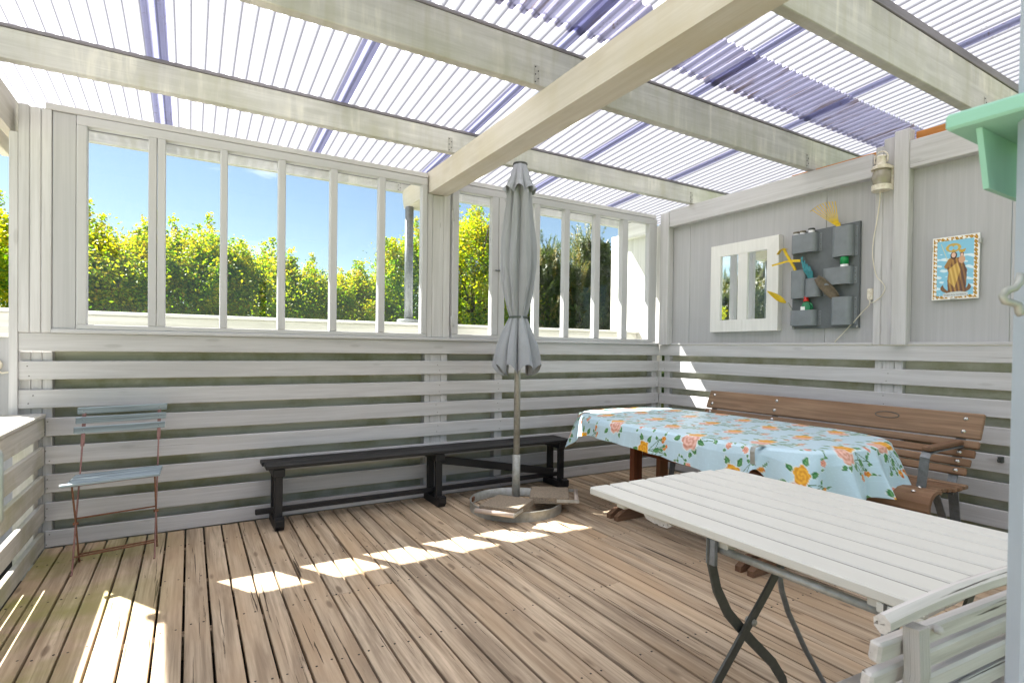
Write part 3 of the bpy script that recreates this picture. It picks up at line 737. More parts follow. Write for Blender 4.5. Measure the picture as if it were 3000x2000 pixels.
def cluster(C, U, V, cx, cy, a0, kind):
    K = 1.3
    R = lambda x, y: (cx+K*(x*math.cos(a0)-y*math.sin(a0)), cy+K*(x*math.sin(a0)+y*math.cos(a0)))
    if kind == 0:
        sel = (np.abs(U-cx) < .21) & (np.abs(V-cy) < .21)
    else: sel = (np.abs(U-cx) < .07) & (np.abs(V-cy) < .07)
    if not sel.any(): return
    c, u, v = C[sel], U[sel], V[sel]
    if kind == 0:
        for (x, y) in ((-.03, .02), (.0, .05)):
            for (x2, y2) in ((-.09, .10), (-.06, .12), (-.11, .06)): stem(c, u, v, *R(x, y), *R(x2, y2))
        for (x, y, l, w, a_) in [(.03, .05, .045, .013, 1.0), (.0, .055, .042, .012, 1.9), (-.04, .05, .04, .012, 2.3), (-.06, .0, .045, .013, 3.0), (-.05, -.04, .045, .013, 3.8), (.0, -.05, .04, .012, -1.4), (.05, -.03, .04, .012, -.7),
                                 (-.08, .09, .024, .008, 2.4), (-.06, .11, .024, .008, 1.4), (-.1, .07, .022, .008, 3.0), (-.07, .08, .022, .008, 1.0), (-.1, .05, .022, .008, 4.0), (.06, .06, .03, .010, .4)]:
            leaf(c, u, v, *R(x, y), l*K, w*K, a_+a0)
        rose(c, u, v, *R(.025, .022), .042*K, (238, 192, 174), (210, 146, 124), 1.)
        rose(c, u, v, *R(-.022, -.018), .038*K, (244, 184, 52), (216, 142, 26), 2.)
    elif kind == 1:
        stem(c, u, v, *R(0, 0), *R(.0, -.05))
        for (x, y, a_) in ((0, -.02, .5), (0, -.03, 2.6), (0, .018, 1.5), (0, -.045, -1.5)): leaf(c, u, v, *R(x, y), .022, .008, a_+a0)
        rose(c, u, v, *R(0, 0), .017, (236, 176, 150), (204, 120, 92), 3.)
    else:
        stem(c, u, v, *R(0, 0), *R(.035, -.02)); leaf(c, u, v, *R(.01, -.006), .03, .007, -.5+a0)
        rose(c, u, v, *R(0, 0), .016, (244, 170, 30), (198, 104, 10), 4.); rose(c, u, v, *R(-.012, .01), .011, (236, 140, 30), (190, 90, 20), 5.)
    C[sel] = c
def cloth():
    N_ = 1000; NR = 135; NS = 56
    ex = 2/3.6
    th = np.linspace(0, 2*np.pi, N_, endpoint=False)
    c, s_ = np.cos(th), np.sin(th)
    ox = CA*np.sign(c)*np.abs(c)**ex; oy = CB*np.sign(s_)*np.abs(s_)**ex
    # re-space evenly along the rim
    seg = np.hypot(np.diff(np.append(ox, ox[0])), np.diff(np.append(oy, oy[0]))); cum = np.concatenate([[0], np.cumsum(seg)]); Ltot = cum[-1]
    tt = np.linspace(0, Ltot, N_, endpoint=False)
    ox2 = np.interp(tt, cum, np.append(ox, ox[0])); oy2 = np.interp(tt, cum, np.append(oy, oy[0]))
    tx = np.roll(ox2, -1)-np.roll(ox2, 1); ty = np.roll(oy2, -1)-np.roll(oy2, 1); tl = np.hypot(tx, ty); nx, ny = ty/tl, -tx/tl
    V = []; U_ = []
    for i in range(1, NR+1):
        f = i/NR; x, y = ox2*f, oy2*f
        z = TZ + .0012*np.sin(x*9+y*3)+.001*np.sin(y*14-x*5) - (0.010*np.clip((f-.975)/.025, 0, 1)**2)
        V.append(np.stack([CX+x, CY+y, z], 1)); U_.append(np.stack([x, y], 1))
    # drop length around the rim as a function of position
    wx, wy = CX+ox2, CY+oy2
    drop = np.full(N_, .15)
    left = wx < CX-.3
    yk = np.array([-2.75, -2.52, -2.40, -2.33, -2.27, -2.22, -2.1, -1.9, -1.6, -1.2, -.9, -.72, -.60, -.48])
    dv = np.array([.25, .27, .27, .19, .09, .15, .195, .17, .145, .13, .125, .16, .30, .22])
    drop = np.where(left, np.interp(wy, yk, dv), np.interp(wy, [-2.6, -2.45, -2.2, -1.8, -.5], [.25, .26, .20, .14, .14]))
    near = wy < CY-CB*.9
    drop = np.where(near & (wx > CX-.3), .255, drop)
    # pointed corner flap nearest the bench
    drop = drop + .07*np.exp(-((wx+.52)**2+(wy+2.40)**2)/.006)
    k_ = np.ones(9)/9; drop = np.convolve(np.concatenate([drop[-4:], drop, drop[:4]]), k_, 'valid')
    loose = np.where(wy < -2.22, 1.0, .16); loose = np.where(wy > -.75, .8, loose)
    loose = np.convolve(np.concatenate([loose[-20:], loose, loose[:20]]), np.ones(41)/41, 'valid')
    ph = tt*2*np.pi/.235
    wave = np.sin(ph)+.4*np.sin(ph*1.7+1.3)
    clip = np.exp(-((wx+1.6)**2+(wy+2.27)**2)/.004)
    for j in range(1, NS+1):
        f = j/NS; dl = drop*f
        out = .008+.012*np.minimum(1, f*4) + loose*(.042*f*wave + .050*f) + .012*f - .03*clip*f
        tang = loose*.015*np.cos(ph)*f
        x = ox2+nx*out+tx/tl*tang; y = oy2+ny*out+ty/tl*tang
        z = TZ-.010-dl*(1-.03*loose) + .003*np.sin(ph*.7+f*3)*loose
        V.append(np.stack([CX+x, CY+y, z], 1)); U_.append(np.stack([ox2+nx*dl, oy2+ny*dl], 1))
    V = np.concatenate([[[CX, CY, TZ]]]+V); U_ = np.concatenate([[[0, 0]]]+U_)
    R_ = NR+NS; F = []
    idx = np.arange(N_)
    for i in range(R_-1):
        a = 1+i*N_+idx; b = 1+i*N_+(idx+1) % N_; F.append(np.stack([a, a+N_, b+N_, b], 1))
    F = np.concatenate(F)
    # centre fan as quads would be degenerate: tiny ring closes it
    U, W_ = U_[:, 0], U_[:, 1]
    C = np.tile(lin((190, 215, 225)), (len(U), 1))
    wv = (np.abs(((U*1000) % 26)-13) < .9) | (np.abs(((W_*1000) % 26)-13) < .9); C[wv] *= 1.06
    rg = np.random.default_rng(11)
    px, py = .37, .34
    for a in range(-4, 5):
        for b in range(-6, 7):
            x = a*px+(.5*px if b % 2 else 0); y = b*py
            cluster(C, U, W_, x, y, 2.6+.25*((a+b) % 3), 0)
            cluster(C, U, W_, x+.17, y+.08, 1.1, 1); cluster(C, U, W_, x-.19, y-.02, 2.4, 1)
            cluster(C, U, W_, x+.12, y-.15, .4, 2); cluster(C, U, W_, x-.12, y+.18, 2.9, 2)
    o = npmesh('tablecloth', V, F, 'cloth', None, True, color=C, loc=(CX, CY, TZ-.3))
    # close the centre
    sd = o.modifiers.new('thick', 'SOLIDIFY'); sd.thickness = .0016; sd.offset = -1; sd.material_offset = 1
    o.data.materials.append(M['clothback'])
    tag(o, 'pale blue oilcloth printed with yellow and pink roses draped over the oval table', 'tablecloth')
cloth()
def clip_at(x, y, ang, label):
    t = thing('table_clip', (x, y, TZ), label, 'clip', 'steel clips holding the tablecloth')
    R = Matrix.Rotation(ang, 3, 'Z')
    def T(p): v = R @ Vector(p); return (x+v.x, y+v.y, TZ+v.z)
    m = MB(); m.strip([T((.07, 0, .004)), T((0, 0, .006)), T((-.022, 0, .002)), T((-.030, 0, -.02)), T((-.026, 0, -.085)), T((-.01, 0, -.1)), T((.03, 0, -.09))], .028, .002, T((0, 1, 0)) and (R @ Vector((0, 1, 0))))
    m.build('spring_strip', 'galv', t)
clip_at(-1.60, -2.27, 0, 'bent steel clip pinching the tablecloth on the long side of the table')
clip_at(-1.49, -.62, -.7, 'steel clip on the far corner of the tablecloth beside the black bench')

# ================================================================== brown park bench
def park_bench():
    Y0, Y1 = -.885, -2.80; yc = (Y0+Y1)/2; Lb = Y0-Y1
    t = thing('park_bench', (-.5, yc, 0), 'weathered brown slatted park bench with bolted planks against the right wall', 'bench')
    A = Vector((-.43, .47)); B = Vector((-.265, .855))          # back line x,z
    dr = (B-A).normalized(); nrm = Vector((-dr.y, dr.x))
    tilt = Matrix.Rotation(math.atan2(dr.x, dr.y), 3, 'Y')
    def plank(f0, f1, y0=Y0, y1=Y1, name='back_slat', lab=None):
        p = A+(B-A)*((f0+f1)/2); h = (B-A).length*(f1-f0)
        m = MB(); m.box((p.x, (y0+y1)/2, p.y), (.024, y0-y1, h), rot=tilt, ch=.006); o = m.build(name, 'brown', t)
        for yy in (Y0-.055, -1.52, Y1+.085):
            for dz in ((-.25, .25) if h > .1 else (0,)):
                m = MB(); c = Vector((p.x+dr.x*h*dz, yy, p.y+dr.y*h*dz))+Vector((nrm.x, 0, nrm.y))*.012
                m.lathe(c, [(.013, 0), (.013, .0015), (.009, .003), (.007, .007), (.002, .009)], 14, axis=(nrm.x, 0, nrm.y)); m.build('bolt', 'bolt', o)
    plank(.63, 1.0)
    for i in range(4): plank(.495-.13*i, .60-.13*i, Y0+.0, Y1+.012*i)
    # carved lip-like mark on the top plank
    m = MB(); c = A+(B-A)*.85; pts = []
    for i in range(25):
        a = 2*math.pi*i/24; yy = -2.30-.07*math.cos(a); h = .022*math.sin(a)*(1 if math.sin(a) > 0 else .8)
        q_ = Vector((c.x+dr.x*h, 0, c.y+dr.y*h)); pts.append((q_.x+nrm.x*.0125, yy, q_.z+nrm.y*.0125))
    m.tube(pts, .0028, 6); m.build('carving', 'legflat', t)
    # seat slats
    sx = [(-.455, .05), (-.51, .045), (-.562, .045), (-.614, .045), (-.666, .045), (-.718, .045)]
    for i, (x, w) in enumerate(sx):
        m = MB(); m.box((x, yc-.0, .455-.006*math.sin(i)), (w, Lb-.03-.01*i, .024), ch=.006); m.build('seat_slat', 'brown', t)
    prof = []
    for i in range(9):
        a = rad(95-i*16); prof.append((-.815+.075*math.cos(math.pi-a) if False else -.80-.062*math.cos(a-math.pi/2+.0), .40+.062*math.sin(a)))
    top = [(-.745, .470), (-.79, .474), (-.835, .468), (-.868, .448), (-.888, .415), (-.893, .375)]
    inn = [(x+.022, z-.016) for x, z in top[::-1]]; inn[-1] = (-.745, .446)
    m = MB(); m.prism([(x, Y1+.02, z) for x, z in top+inn], (0, Lb-.03, 0)); m.w = [(v[1], v[0], v[2]) for v in m.v]; fr = m.build('seat_slat', 'brown', t)
    for yy in (Y1+.11, -1.52, Y0-.06):
        for (x, z) in ((-.775, .473), (-.845, .462)):
            m = MB(); m.lathe((x, yy, z), [(.013, 0), (.009, .003), (.006, .007), (.001, .008)], 12); m.build('bolt', 'bolt', fr)
    # steel frames
    for yy in (Y1+.10, -1.52, Y0-.07):
        m = MB()
        m.strip([(-.25, yy, .84), (-.42, yy, .45), (-.455, yy, .40)], .045, .01, (0, 1, 0))
        m.strip([(-.87, yy, .38), (-.80, yy, .435), (-.45, yy, .435)], .045, .008, (0, 1, 0))
        m.build('steel_frame', 'galvdark', t)
        for (x0, x1) in ((-.40, -.30), (-.78, -.86), ):
            m = MB(); m.strip([(x0, yy, .43), ((x0+x1)/2, yy, .2), (x1, yy, .0)], .05, .008, (0, 1, 0)); m.build('leg', 'galvdark', t)
        m = MB(); m.strip([(-.62, yy, .425), (-.42, yy, .12)], .04, .008, (0, 1, 0)); m.build('strut', 'galvdark', t)
    # armrest at the near end
    yy = Y1+.09
    m = MB(); m.strip([(-.75, yy+.025, .465), (-.765, yy+.01, .56), (-.775, yy, .64), (-.755, yy, .662), (-.70, yy, .668), (-.34, yy, .672)], .045, .007, (0, 1, 0)); ar = m.build('armrest_bar', 'galvdark', t)
    m = MB(); m.beam((-.76, yy, .684), (-.36, yy, .690), .05, .026, ch=.009); m.build('armrest_pad', 'footwood', ar)
park_bench()

# ================================================================== white folding table
def white_table():
    x0, x1, y0, y1, z = -2.952, -2.212, -3.605, -2.545, .70
    t = thing('folding_table', ((x0+x1)/2, (y0+y1)/2, 0), 'off white plank garden table on dark curved folding legs in the foreground', 'table')
    n = 8; w = (x1-x0)/n
    for i in range(n):
        m = MB(); a = x0+i*w+.005; b = x0+(i+1)*w-.005
        m.bb(a, b, y0, y1+(0 if i < 6 else -.012*(i-5)), z-.027, z, ch=.004); m.build('plank', 'table', t)
        if i: m = MB(); m.bb(a-.0096, a-.0004, y0+.004, y1-.02, z-.022, z-.0035, ch=.0005); m.build('seam_shade', 'seam_shade', t)  # dark strip added in the gap, stands in for its shade
    for y in (-2.66, -3.10, -3.50):
        m = MB(); m.bb(x0+.05 if y > -3 else x0+.03, x1-.05, y-.02, y+.02, z-.055, z-.028, ch=.003); m.build('crossbar', 'table', t)
    m = MB(); m.bb(x0+.006, x0+.026, -3.60, -3.51, z-.05, z-.028, ch=.003); m.build('edge_block', 'table', t)
    for ys in (-3.08, -3.535):
        sgn = 1
        m = MB()
        m.bb(x0+.008, x0+.022, ys-.015, ys+.015, z-.10, z-.028, ch=.001); m.build('hanger_plate', 'galvdark', t)
        m = MB(); m.strip([(-2.932, ys+.006, .672), (-2.930, ys+.006, .60), (-2.905, ys+.006, .52), (-2.855, ys+.006, .44), (-2.75, ys+.006, .335), (-2.64, ys+.006, .235), (-2.585, ys+.006, .165), (-2.56, ys+.006, .09), (-2.545, ys+.006, .004)], .030, .007, (1, 0, .6)); m.build('leg', 'legflat', t)
        m = MB(); m.strip([(-2.53, ys-.006, .672), (-2.56, ys-.006, .62), (-2.62, ys-.006, .545), (-2.70, ys-.006, .465), (-2.80, ys-.006, .37), (-2.93, ys-.006, .245), (-3.02, ys-.006, .13), (-3.06, ys-.006, .004)], .030, .007, (1, 0, -.8)); m.build('leg', 'legflat', t)
        m = MB(); m.lathe((-2.757, ys-.014, .395), [(.010, 0), (.010, .028)], 12, axis=(0, 1, 0)); m.build('pivot', 'galv', t)
    m = MB(); m.tube([(-2.618, -3.088, .548), (-2.635, -3.088, .515), (-2.62, -3.088, .46), (-2.585, -3.088, .385), (-2.49, -3.09, .24), (-2.36, -3.10, .06), (-2.33, -3.10, .01)], .0085, 10); m.build('side_rod', 'galvdark', t)
    m = MB(); m.tube([(-2.915, -3.075, .642), (-2.915, -3.53, .642)], .0105, 12); m.build('tube_rail', 'galv', t)
white_table()
# folded pale cloth / bracket hanging under the far end
m = MB()
vs = []
m.prism([(-2.93, -2.80, .672), (-2.93, -2.90, .672), (-2.93, -2.925, .662), (-2.93, -2.905, .650), (-2.93, -2.86, .648), (-2.93, -2.815, .656)], (.16, .02, 0))
tag(m.build('folded_cloth', 'chairwhite'), 'small folded cream cloth tucked under the long edge of the white table', 'cloth')

# ================================================================== white slatted chair, lower right
def white_chair():
    t = thing('garden_chair', (-2.92, -3.5, 0), 'white slatted garden chair with flaking paint at the lower right', 'chair')
    A = Vector((1, -.075, 0)).normalized(); Bk = Vector((.075, 1, 0)).normalized(); O = Vector((-3.118, -3.645, 0))
    def P(a, f, z): v = O+A*a+Bk*f; return (v.x, v.y, z)
    zz = lambda a: .746+.012*(1-((a-.205)/.29)**2)
    m = MB(); m.sweep([P(-.085+.58*i/14, -.004, zz(-.085+.58*i/14)) for i in range(15)], .034, .027, (0, 0, 1), .010)
    m.build('top_rail', 'chairwhite', t)
    for i, zt in enumerate((.706, .654, .602, .550, .498)):
        m = MB(); m.beam(P(-.075-.012*i, .014+.006*i, zt-.019), P(.46, .014+.006*i, zt-.019+.004*(i % 2)), .021, .038, ch=.006, up=(0, -.12, 1)); m.build('back_slat', 'chairwhite', t)
    for a in (.0, .43):
        m = MB(); m.strip([P(a, -.012, .728), P(a, -.016, .65), P(a, -.004, .55), P(a, .02, .42), P(a, .0, .22), P(a, -.06, .0)], .032, .026, A); m.build('leg', 'chairwhite', t)
        m = MB(); m.strip([P(a, .265, .345), P(a, .27, .2), P(a, .28, .0)], .03, .03, A); m.build('leg', 'chairwhite', t)
        m = MB(); m.beam(P(a, .04, .364), P(a, .29, .364), .028, .032, ch=.004); m.build('seat_rail', 'chairwhite', t)
    for i in range(4): m = MB(); m.beam(P(-.0, .115+.05*i, .392), P(.45, .115+.05*i, .392), .042, .02, ch=.007); m.build('seat_slat', 'chairwhite', t)
    m = MB(); m.lathe(P(.085, -.002, .700), [(.008, 0), (.0075, .008), (.003, .012)], 12, axis=tuple(-Bk)); m.build('screw', 'chairwhite', t)
white_chair()

# ================================================================== things on wall B
# mirror
def mirror():
    t = thing('window_mirror', (-.005, -1.0, 1.38), 'white wooden framed mirror with two tall panes hung on the grey plywood wall', 'mirror')
    y0, y1, z0, z1 = -1.34, -.662, 1.378, 2.168; fw = .105; x0, x1 = -.03, .027
    m = MB()
    def mit(a): m.prism(a, (x1-x0, 0, 0))
    mit([(x0, y0, z0), (x0, y1, z0), (x0, y1-fw, z0+fw), (x0, y0+fw, z0+fw)])
    mit([(x0, y1, z0), (x0, y1, z1), (x0, y1-fw, z1-fw), (x0, y1-fw, z0+fw)])
    mit([(x0, y1, z1), (x0, y0, z1), (x0, y0+fw, z1-fw), (x0, y1-fw, z1-fw)])
    mit([(x0, y0, z1), (x0, y0, z0), (x0, y0+fw, z0+fw), (x0, y0+fw, z1-fw)])
    m.w = [(v[2], v[1], v[0]) for v in m.v]
    m.bb(x0+.003, x1, -1.045, -.95, z0+fw, z1-fw, ch=.001); f = m.build('frame', 'mirrorframe', t)
    for (a, b) in ((-1.235, -1.045), (-.95, -.767)):
        m = MB(); m.bb(-.014, -.010, a, b, z0+fw, z1-fw, ch=.0002); m.build('pane', 'mirror', t)
mirror()
def organizer():
    t = thing('wall_organizer', (-.01, -1.7, 1.39), 'dark grey plastic wall organizer with seven rounded pockets', 'wall organizer')
    m = MB(); m.prism([(.0, -1.448, 1.388), (.0, -1.958, 1.386), (.0, -1.956, 2.165), (.0, -1.448, 2.152)], (.026, 0, 0)); m.build('back_board', 'organizer', t)
    pk = [(-1.455, -1.660, 2.132, 1.985, 0), (-1.780, -1.925, 2.140, 1.915, 0), (-1.715, -1.922, 1.838, 1.710, 0), (-1.455, -1.580, 1.850, 1.628, 0), (-1.575, -1.695, 1.776, 1.632, 0), (-1.455, -1.665, 1.532, 1.412, 0), (-1.780, -1.925, 1.616, 1.408, 0)]
    for (ya, yb, zt, zb, _) in pk:
        m = MB(); dp = .06; r_ = .035; w = ya-yb; n = 7
        out = [(0., ya)]
        for i in range(n+1): a = math.pi/2*i/n; out.append((-(dp-r_)-r_*math.sin(a), ya-r_+r_*math.cos(a)))
        for i in range(n+1): a = math.pi/2*i/n; out.append((-(dp-r_)-r_*math.cos(a), yb+r_-r_*math.sin(a)))
        out.append((0., yb))
        inn = [(min(-.0, x+.003 if x < -.01 else x), y+(.003 if y < (ya+yb)/2 else -.003)) for x, y in out]
        vs = []; 
        for z in (zb, zt):
            vs += [(x-.0005, y, z) for x, y in out]
        for z in (zt, zb+.004): vs += [(x-.0005, y, z) for x, y in inn]
        k_ = len(out); fs = []
        for L0 in range(3):
            for i in range(k_-1): fs.append((L0*k_+i, L0*k_+i+1, (L0+1)*k_+i+1, (L0+1)*k_+i))
        fs.append(tuple(range(k_))); fs.append(tuple(range(3*k_, 4*k_))[::-1])
        m.add(vs, fs, None, None, 0, True)
        for y in (ya+.0, yb-.022):
            m.bb(-.003, -.0005, y, y+.022 if y == yb-.022 else y+.002, zb+.004, zt-.004, ch=.0004)
        o = m.build('pocket', 'pocketp', t); o.data.set_sharp_from_angle(angle=rad(35))
        me = o.data
        for i in range(4):
            m = MB(); m.lathe((-.003, yb-.011, zb+.02+(zt-zb-.04)*i/3), [(.0035, 0), (.002, .0025)], 8, axis=(-1, 0, 0)); m.build('rivet', 'bolt', o)
    for y, z in ((-1.462, 1.395), (-1.95, 1.395)):
        m = MB(); m.lathe((0, y, z), [(.009, 0), (.006, .006), (.002, .008)], 12, axis=(-1, 0, 0)); m.build('screw', 'galv', t)
organizer()
# tools in the pockets
t = thing('hand_rake', (-.035, -1.83, 2.05), 'yellow fan shaped hand rake in the top right pocket', 'hand rake')
m = MB()
for i in range(9):
    f = i/8; top = Vector((-.07-.015*math.sin(f*3.1), -1.66-.155*f+.02*(1-f), 2.292+.035*math.sin(f*2.2)+.006))
    b = Vector((-.035, -1.822+.010*(1-f)-.006, 2.142))
    m.strip([b, b+(top-b)*.5+Vector((-.006, 0, 0)), top, top+Vector((-.02, .008, -.012))], .005, .002, (0, 1, 0))
m.build('tines', 'yellow', t)
m = MB(); m.prism([(-.04, -1.800, 2.165), (-.04, -1.833, 2.172), (-.04, -1.845, 2.10), (-.04, -1.82, 2.10)], (.01, 0, 0)); m.lathe((-.035, -1.832, 2.0), [(.009, 0), (.009, .11)], 10); m.build('handle', 'yellow', t)
t = thing('hand_hoe', (-.035, -1.48, 1.80), 'yellow two sided hand hoe leaning out of the left pocket', 'hand hoe')
m = MB(); m.strip([(-.035, -1.497, 1.80), (-.035, -1.485, 1.87), (-.05, -1.425, 1.985), (-.055, -1.40, 2.04)], .018, .012, (0, 1, 0)); m.build('handle', 'yellow', t)
m = MB(); m.strip([(-.05, -1.345, 2.0), (-.055, -1.37, 2.028), (-.055, -1.40, 2.04), (-.055, -1.43, 2.03)], .03, .003, (1, 0, 0)); m.build('blade', 'yellow', t)
m = MB(); m.strip([(-.11, -1.335, 1.905), (-.05, -1.445, 1.935)], .014, .004, (0, 0, 1)); m.strip([(-.05, -1.44, 1.935), (-.045, -1.535, 1.925)], .02, .004, (0, 0, 1)); m.build('cross_bar', 'yellow', t)
t = thing('hand_fork', (-.035, -1.60, 1.72), 'teal painted hand fork in the small middle pocket', 'hand fork')
m = MB(); m.strip([(-.035, -1.625, 1.70), (-.035, -1.618, 1.79)], .02, .014, (0, 1, 0)); m.build('handle', 'teal', t)
m = MB()
for i in range(4):
    f = i/3; m.strip([(-.035, -1.612-.02*f, 1.775+.002*i), (-.055, -1.575-.052*f, 1.845-.004*i), (-.05, -1.553-.058*f, 1.925-.018*i), (-.04, -1.548-.052*f, 1.955-.032*i)], .014, .004, (0, 1, 0))
m.prism([(-.042, -1.60, 1.775), (-.042, -1.64, 1.775), (-.055, -1.642, 1.83), (-.055, -1.575, 1.85)], (.005, 0, 0)); m.build('tines', 'teal', t)
t = thing('hand_trowel', (-.035, -1.47, 1.50), 'yellow pointed hand trowel sticking out of the bottom left pocket', 'hand trowel')
m = MB(); m.strip([(-.035, -1.488, 1.48), (-.045, -1.462, 1.555), (-.05, -1.440, 1.60)], .012, .010, (0, 1, 0)); m.build('handle', 'galv', t)
m = MB(); A = Vector((-.06, -1.430, 1.60)); B = Vector((-.15, -1.325, 1.695)); 
w_ = [.006, .02, .024, .020, .013, .002]; vs = []; 
for i, ww in enumerate(w_):
    f = i/5; c = A+(B-A)*f; n1 = Vector((0, .45, -.9)).normalized()*ww; 
    vs += [c+n1, c+Vector((.012*(1 if ww > .01 else .3), 0, .0)), c-n1]
fs = [(i*3+j, i*3+j+1, i*3+j+4, i*3+j+3) for i in range(5) for j in range(2)]
m.add(vs, fs, smooth=True); ob = m.build('blade', 'yellow', t); sd = ob.modifiers.new('t', 'SOLIDIFY'); sd.thickness = .002
t = thing('hand_scoop', (-.035, -1.84, 1.58), 'muddy grey hand scoop in the bottom right pocket', 'hand scoop')
m = MB(); A = Vector((-.05, -1.835, 1.60)); B = Vector((-.085, -1.69, 1.775)); vs = []
for i in range(7):
    f = i/6; c = A+(B-A)*f; ww = [.02, .034, .038, .039, .038, .034, .022][i]
    n1 = Vector((0, .77, -.64)).normalized()*ww
    vs += [c+n1, c+n1*.5+Vector((.012, 0, 0)), c+Vector((.016, 0, 0)), c-n1*.5+Vector((.012, 0, 0)), c-n1]
fs = [(i*5+j, i*5+j+1, i*5+j+6, i*5+j+5) for i in range(6) for j in range(4)]
m.add(vs, fs, smooth=True); ob = m.build('blade', 'scoop', t); sd = ob.modifiers.new('t', 'SOLIDIFY'); sd.thickness = .002
m = MB(); m.lathe((-.04, -1.845, 1.50), [(.010, 0), (.010, .11)], 10); m.build('handle', 'scoop', t)
t = thing('spray_can', (-.032, -1.868, 1.72), 'small can with a green lid in the middle right pocket', 'can')
m = MB(); m.lathe((-.032, -1.868, 1.72), [(.026, 0), (.026, .136)], 24); m.build('body', 'whitep', t)
m = MB(); m.lathe((-.032, -1.868, 1.857), [(.0275, 0), (.0275, .05), (.025, .054)], 24); m.build('lid', 'greencap', t)
t = thing('detergent_bottle', (-.032, -1.585, 1.43), 'green plastic bottle with a red cap in the bottom left pocket', 'bottle')
m = MB(); vs = []; hs = [(0, .04), (.11, .04), (.135, .037), (.155, .027), (.17, .02)]
m.lathe((-.032, -1.583, 1.43), [(w, h) for h, w in hs], 24)
for i in range(len(m.v)): v = m.v[i]; m.v[i] = (-.032+(v[0]+.032)*.6, v[1], v[2])
m.build('body', 'bottlegreen', t)
m = MB(); m.tube([(-.032, -1.605, 1.592), (-.032, -1.628, 1.575), (-.032, -1.634, 1.54)], .006, 8); m.build('grip', 'bottlegreen', t)
m = MB(); m.box((-.057, -1.57, 1.545), (.002, .035, .03), ch=.0004); m.build('label_patch', 'whitep', t)
m = MB(); m.lathe((-.032, -1.583, 1.600), [(.021, 0), (.021, .012), (.017, .014), (.017, .038), (.015, .04)], 20); m.build('cap', 'red', t)
for i, y in enumerate((-1.492, -1.545, -1.615)):
    t = thing('glass_jar', (-.032, y, 2.05), ['small pale lidded jar nearest the mirror in the top left pocket', 'small pale lidded jar between two others in the top left pocket', 'taller dark lidded jar in the top left pocket'][i], 'jar', 'lidded jars in the top left pocket')
    m = MB(); m.lathe((-.032, y, 2.05), [(.022, 0), (.022, .095+.008*(i == 2))], 18); m.build('jar_body', 'whitep', t)
    m = MB(); m.lathe((-.032, y, 2.146+.008*(i == 2)), [(.024, 0), (.024, .012), (.021, .014)], 20); m.build('lid', 'lid' if i < 2 else 'legflat', t)
# lantern
def lantern():
    x, y, z = -.085, -2.125, 2.33
    t = thing('ship_lantern', (x, y, z), 'cream painted ship lantern with frosted lens mounted on the wall post', 'lantern')
    def D(rad_, z0, z1, name, mat, bulge=0.):
        m = MB(); n = 18; vs = []; rows = 6 if bulge else 2
        for k_ in range(rows):
            f = k_/(rows-1); R = rad_+bulge*math.sin(math.pi*f); zz = z0+(z1-z0)*f
            for i in range(n+1):
                a = math.pi/2+math.pi*i/n; vs.append((x+.02+R*math.cos(a)*1.05, y+R*math.sin(a), zz))
            vs.append((-.017, y-rad_, zz)); vs.append((-.017, y+rad_, zz))
        N2 = n+3; fs = []
        for k_ in range(rows-1):
            for i in range(N2): fs.append((k_*N2+i, k_*N2+(i+1) % N2, (k_+1)*N2+(i+1) % N2, (k_+1)*N2+i))
        fs += [tuple(range(N2))[::-1], tuple(range((rows-1)*N2, rows*N2))]
        m.add(vs, fs, smooth=False); return m.build(name, mat, t)
    D(.058, z+.0, z+.038, 'base', 'creamp')
    D(.046, z+.0385, z+.145, 'lens', 'lens', .010)
    D(.062, z+.146, z+.158, 'hood', 'creamp'); D(.052, z+.1585, z+.172, 'hood', 'creamp')
    m = MB(); m.bb(-.035, -.0165, y-.062, y-.045, z+.002, z+.166, ch=.002); m.bb(-.035, -.0165, y+.045, y+.06, z+.002, z+.166, ch=.002); m.build('side_plate', 'creamp', t)
    m = MB(); m.lathe((x+.012, y, z+.1725), [(.036, 0), (.030, .006), (.030, .055), (.033, .058), (.033, .064), (.02, .072)], 24); m.build('chimney', 'creamp', t)
    m = MB(); pts = [(x+.012, y+.044*math.cos(a), z+.222+.050*math.sin(a)) for a in [rad(-35+i*250/16) for i in range(17)]]; m.tube(pts, .0042, 8); m.build('ring_handle', 'creamp', t)
    m = MB(); m.tube([(-.03, y-.062, z+.11), (-.03, y-.078, z+.112)], .004, 8); m.tube([(-.03, y-.085+.009*math.cos(a), z+.112+.009*math.sin(a)) for a in [2*math.pi*i/10 for i in range(11)]], .0028, 6); m.build('wing_screw', 'creamp', t)
    m = MB(); pts = [(-.065, -2.118, z+.002), (-.05, -2.11, z-.06), (-.03, -2.085, z-.19), (-.022, -2.06, z-.33), (-.022, -2.058, z-.45), (-.024, -2.085, z-.58), (-.030, -2.125, 1.70), (-.030, -2.145, 1.655), (-.026, -2.12, 1.60), (-.022, -2.07, 1.565), (-.018, -2.045, 1.565), (-.012, -2.03, 1.60)]
    sm = []
    for i in range(len(pts)-1):
        p0, p1, p2, p3 = [Vector(pts[max(0, min(len(pts)-1, i+k_))]) for k_ in (-1, 0, 1, 2)]
        for s_ in range(6):
            f = s_/6; sm.append(.5*((2*p1)+(p2-p0)*f+(2*p0-5*p1+4*p2-p3)*f*f+(3*p1-p0-3*p2+p3)*f**3))
    m.tube(sm, .0036, 8); m.build('cable', 'cable', t)
lantern()
t = thing('junction_box', (.026, -2.035, 1.59), 'small cream cable switch box fixed beside the lantern post', 'switch box')
m = MB(); m.bb(.0, .027, -2.052, -2.012, 1.585, 1.665, ch=.004); m.build('case', 'creamp', t)
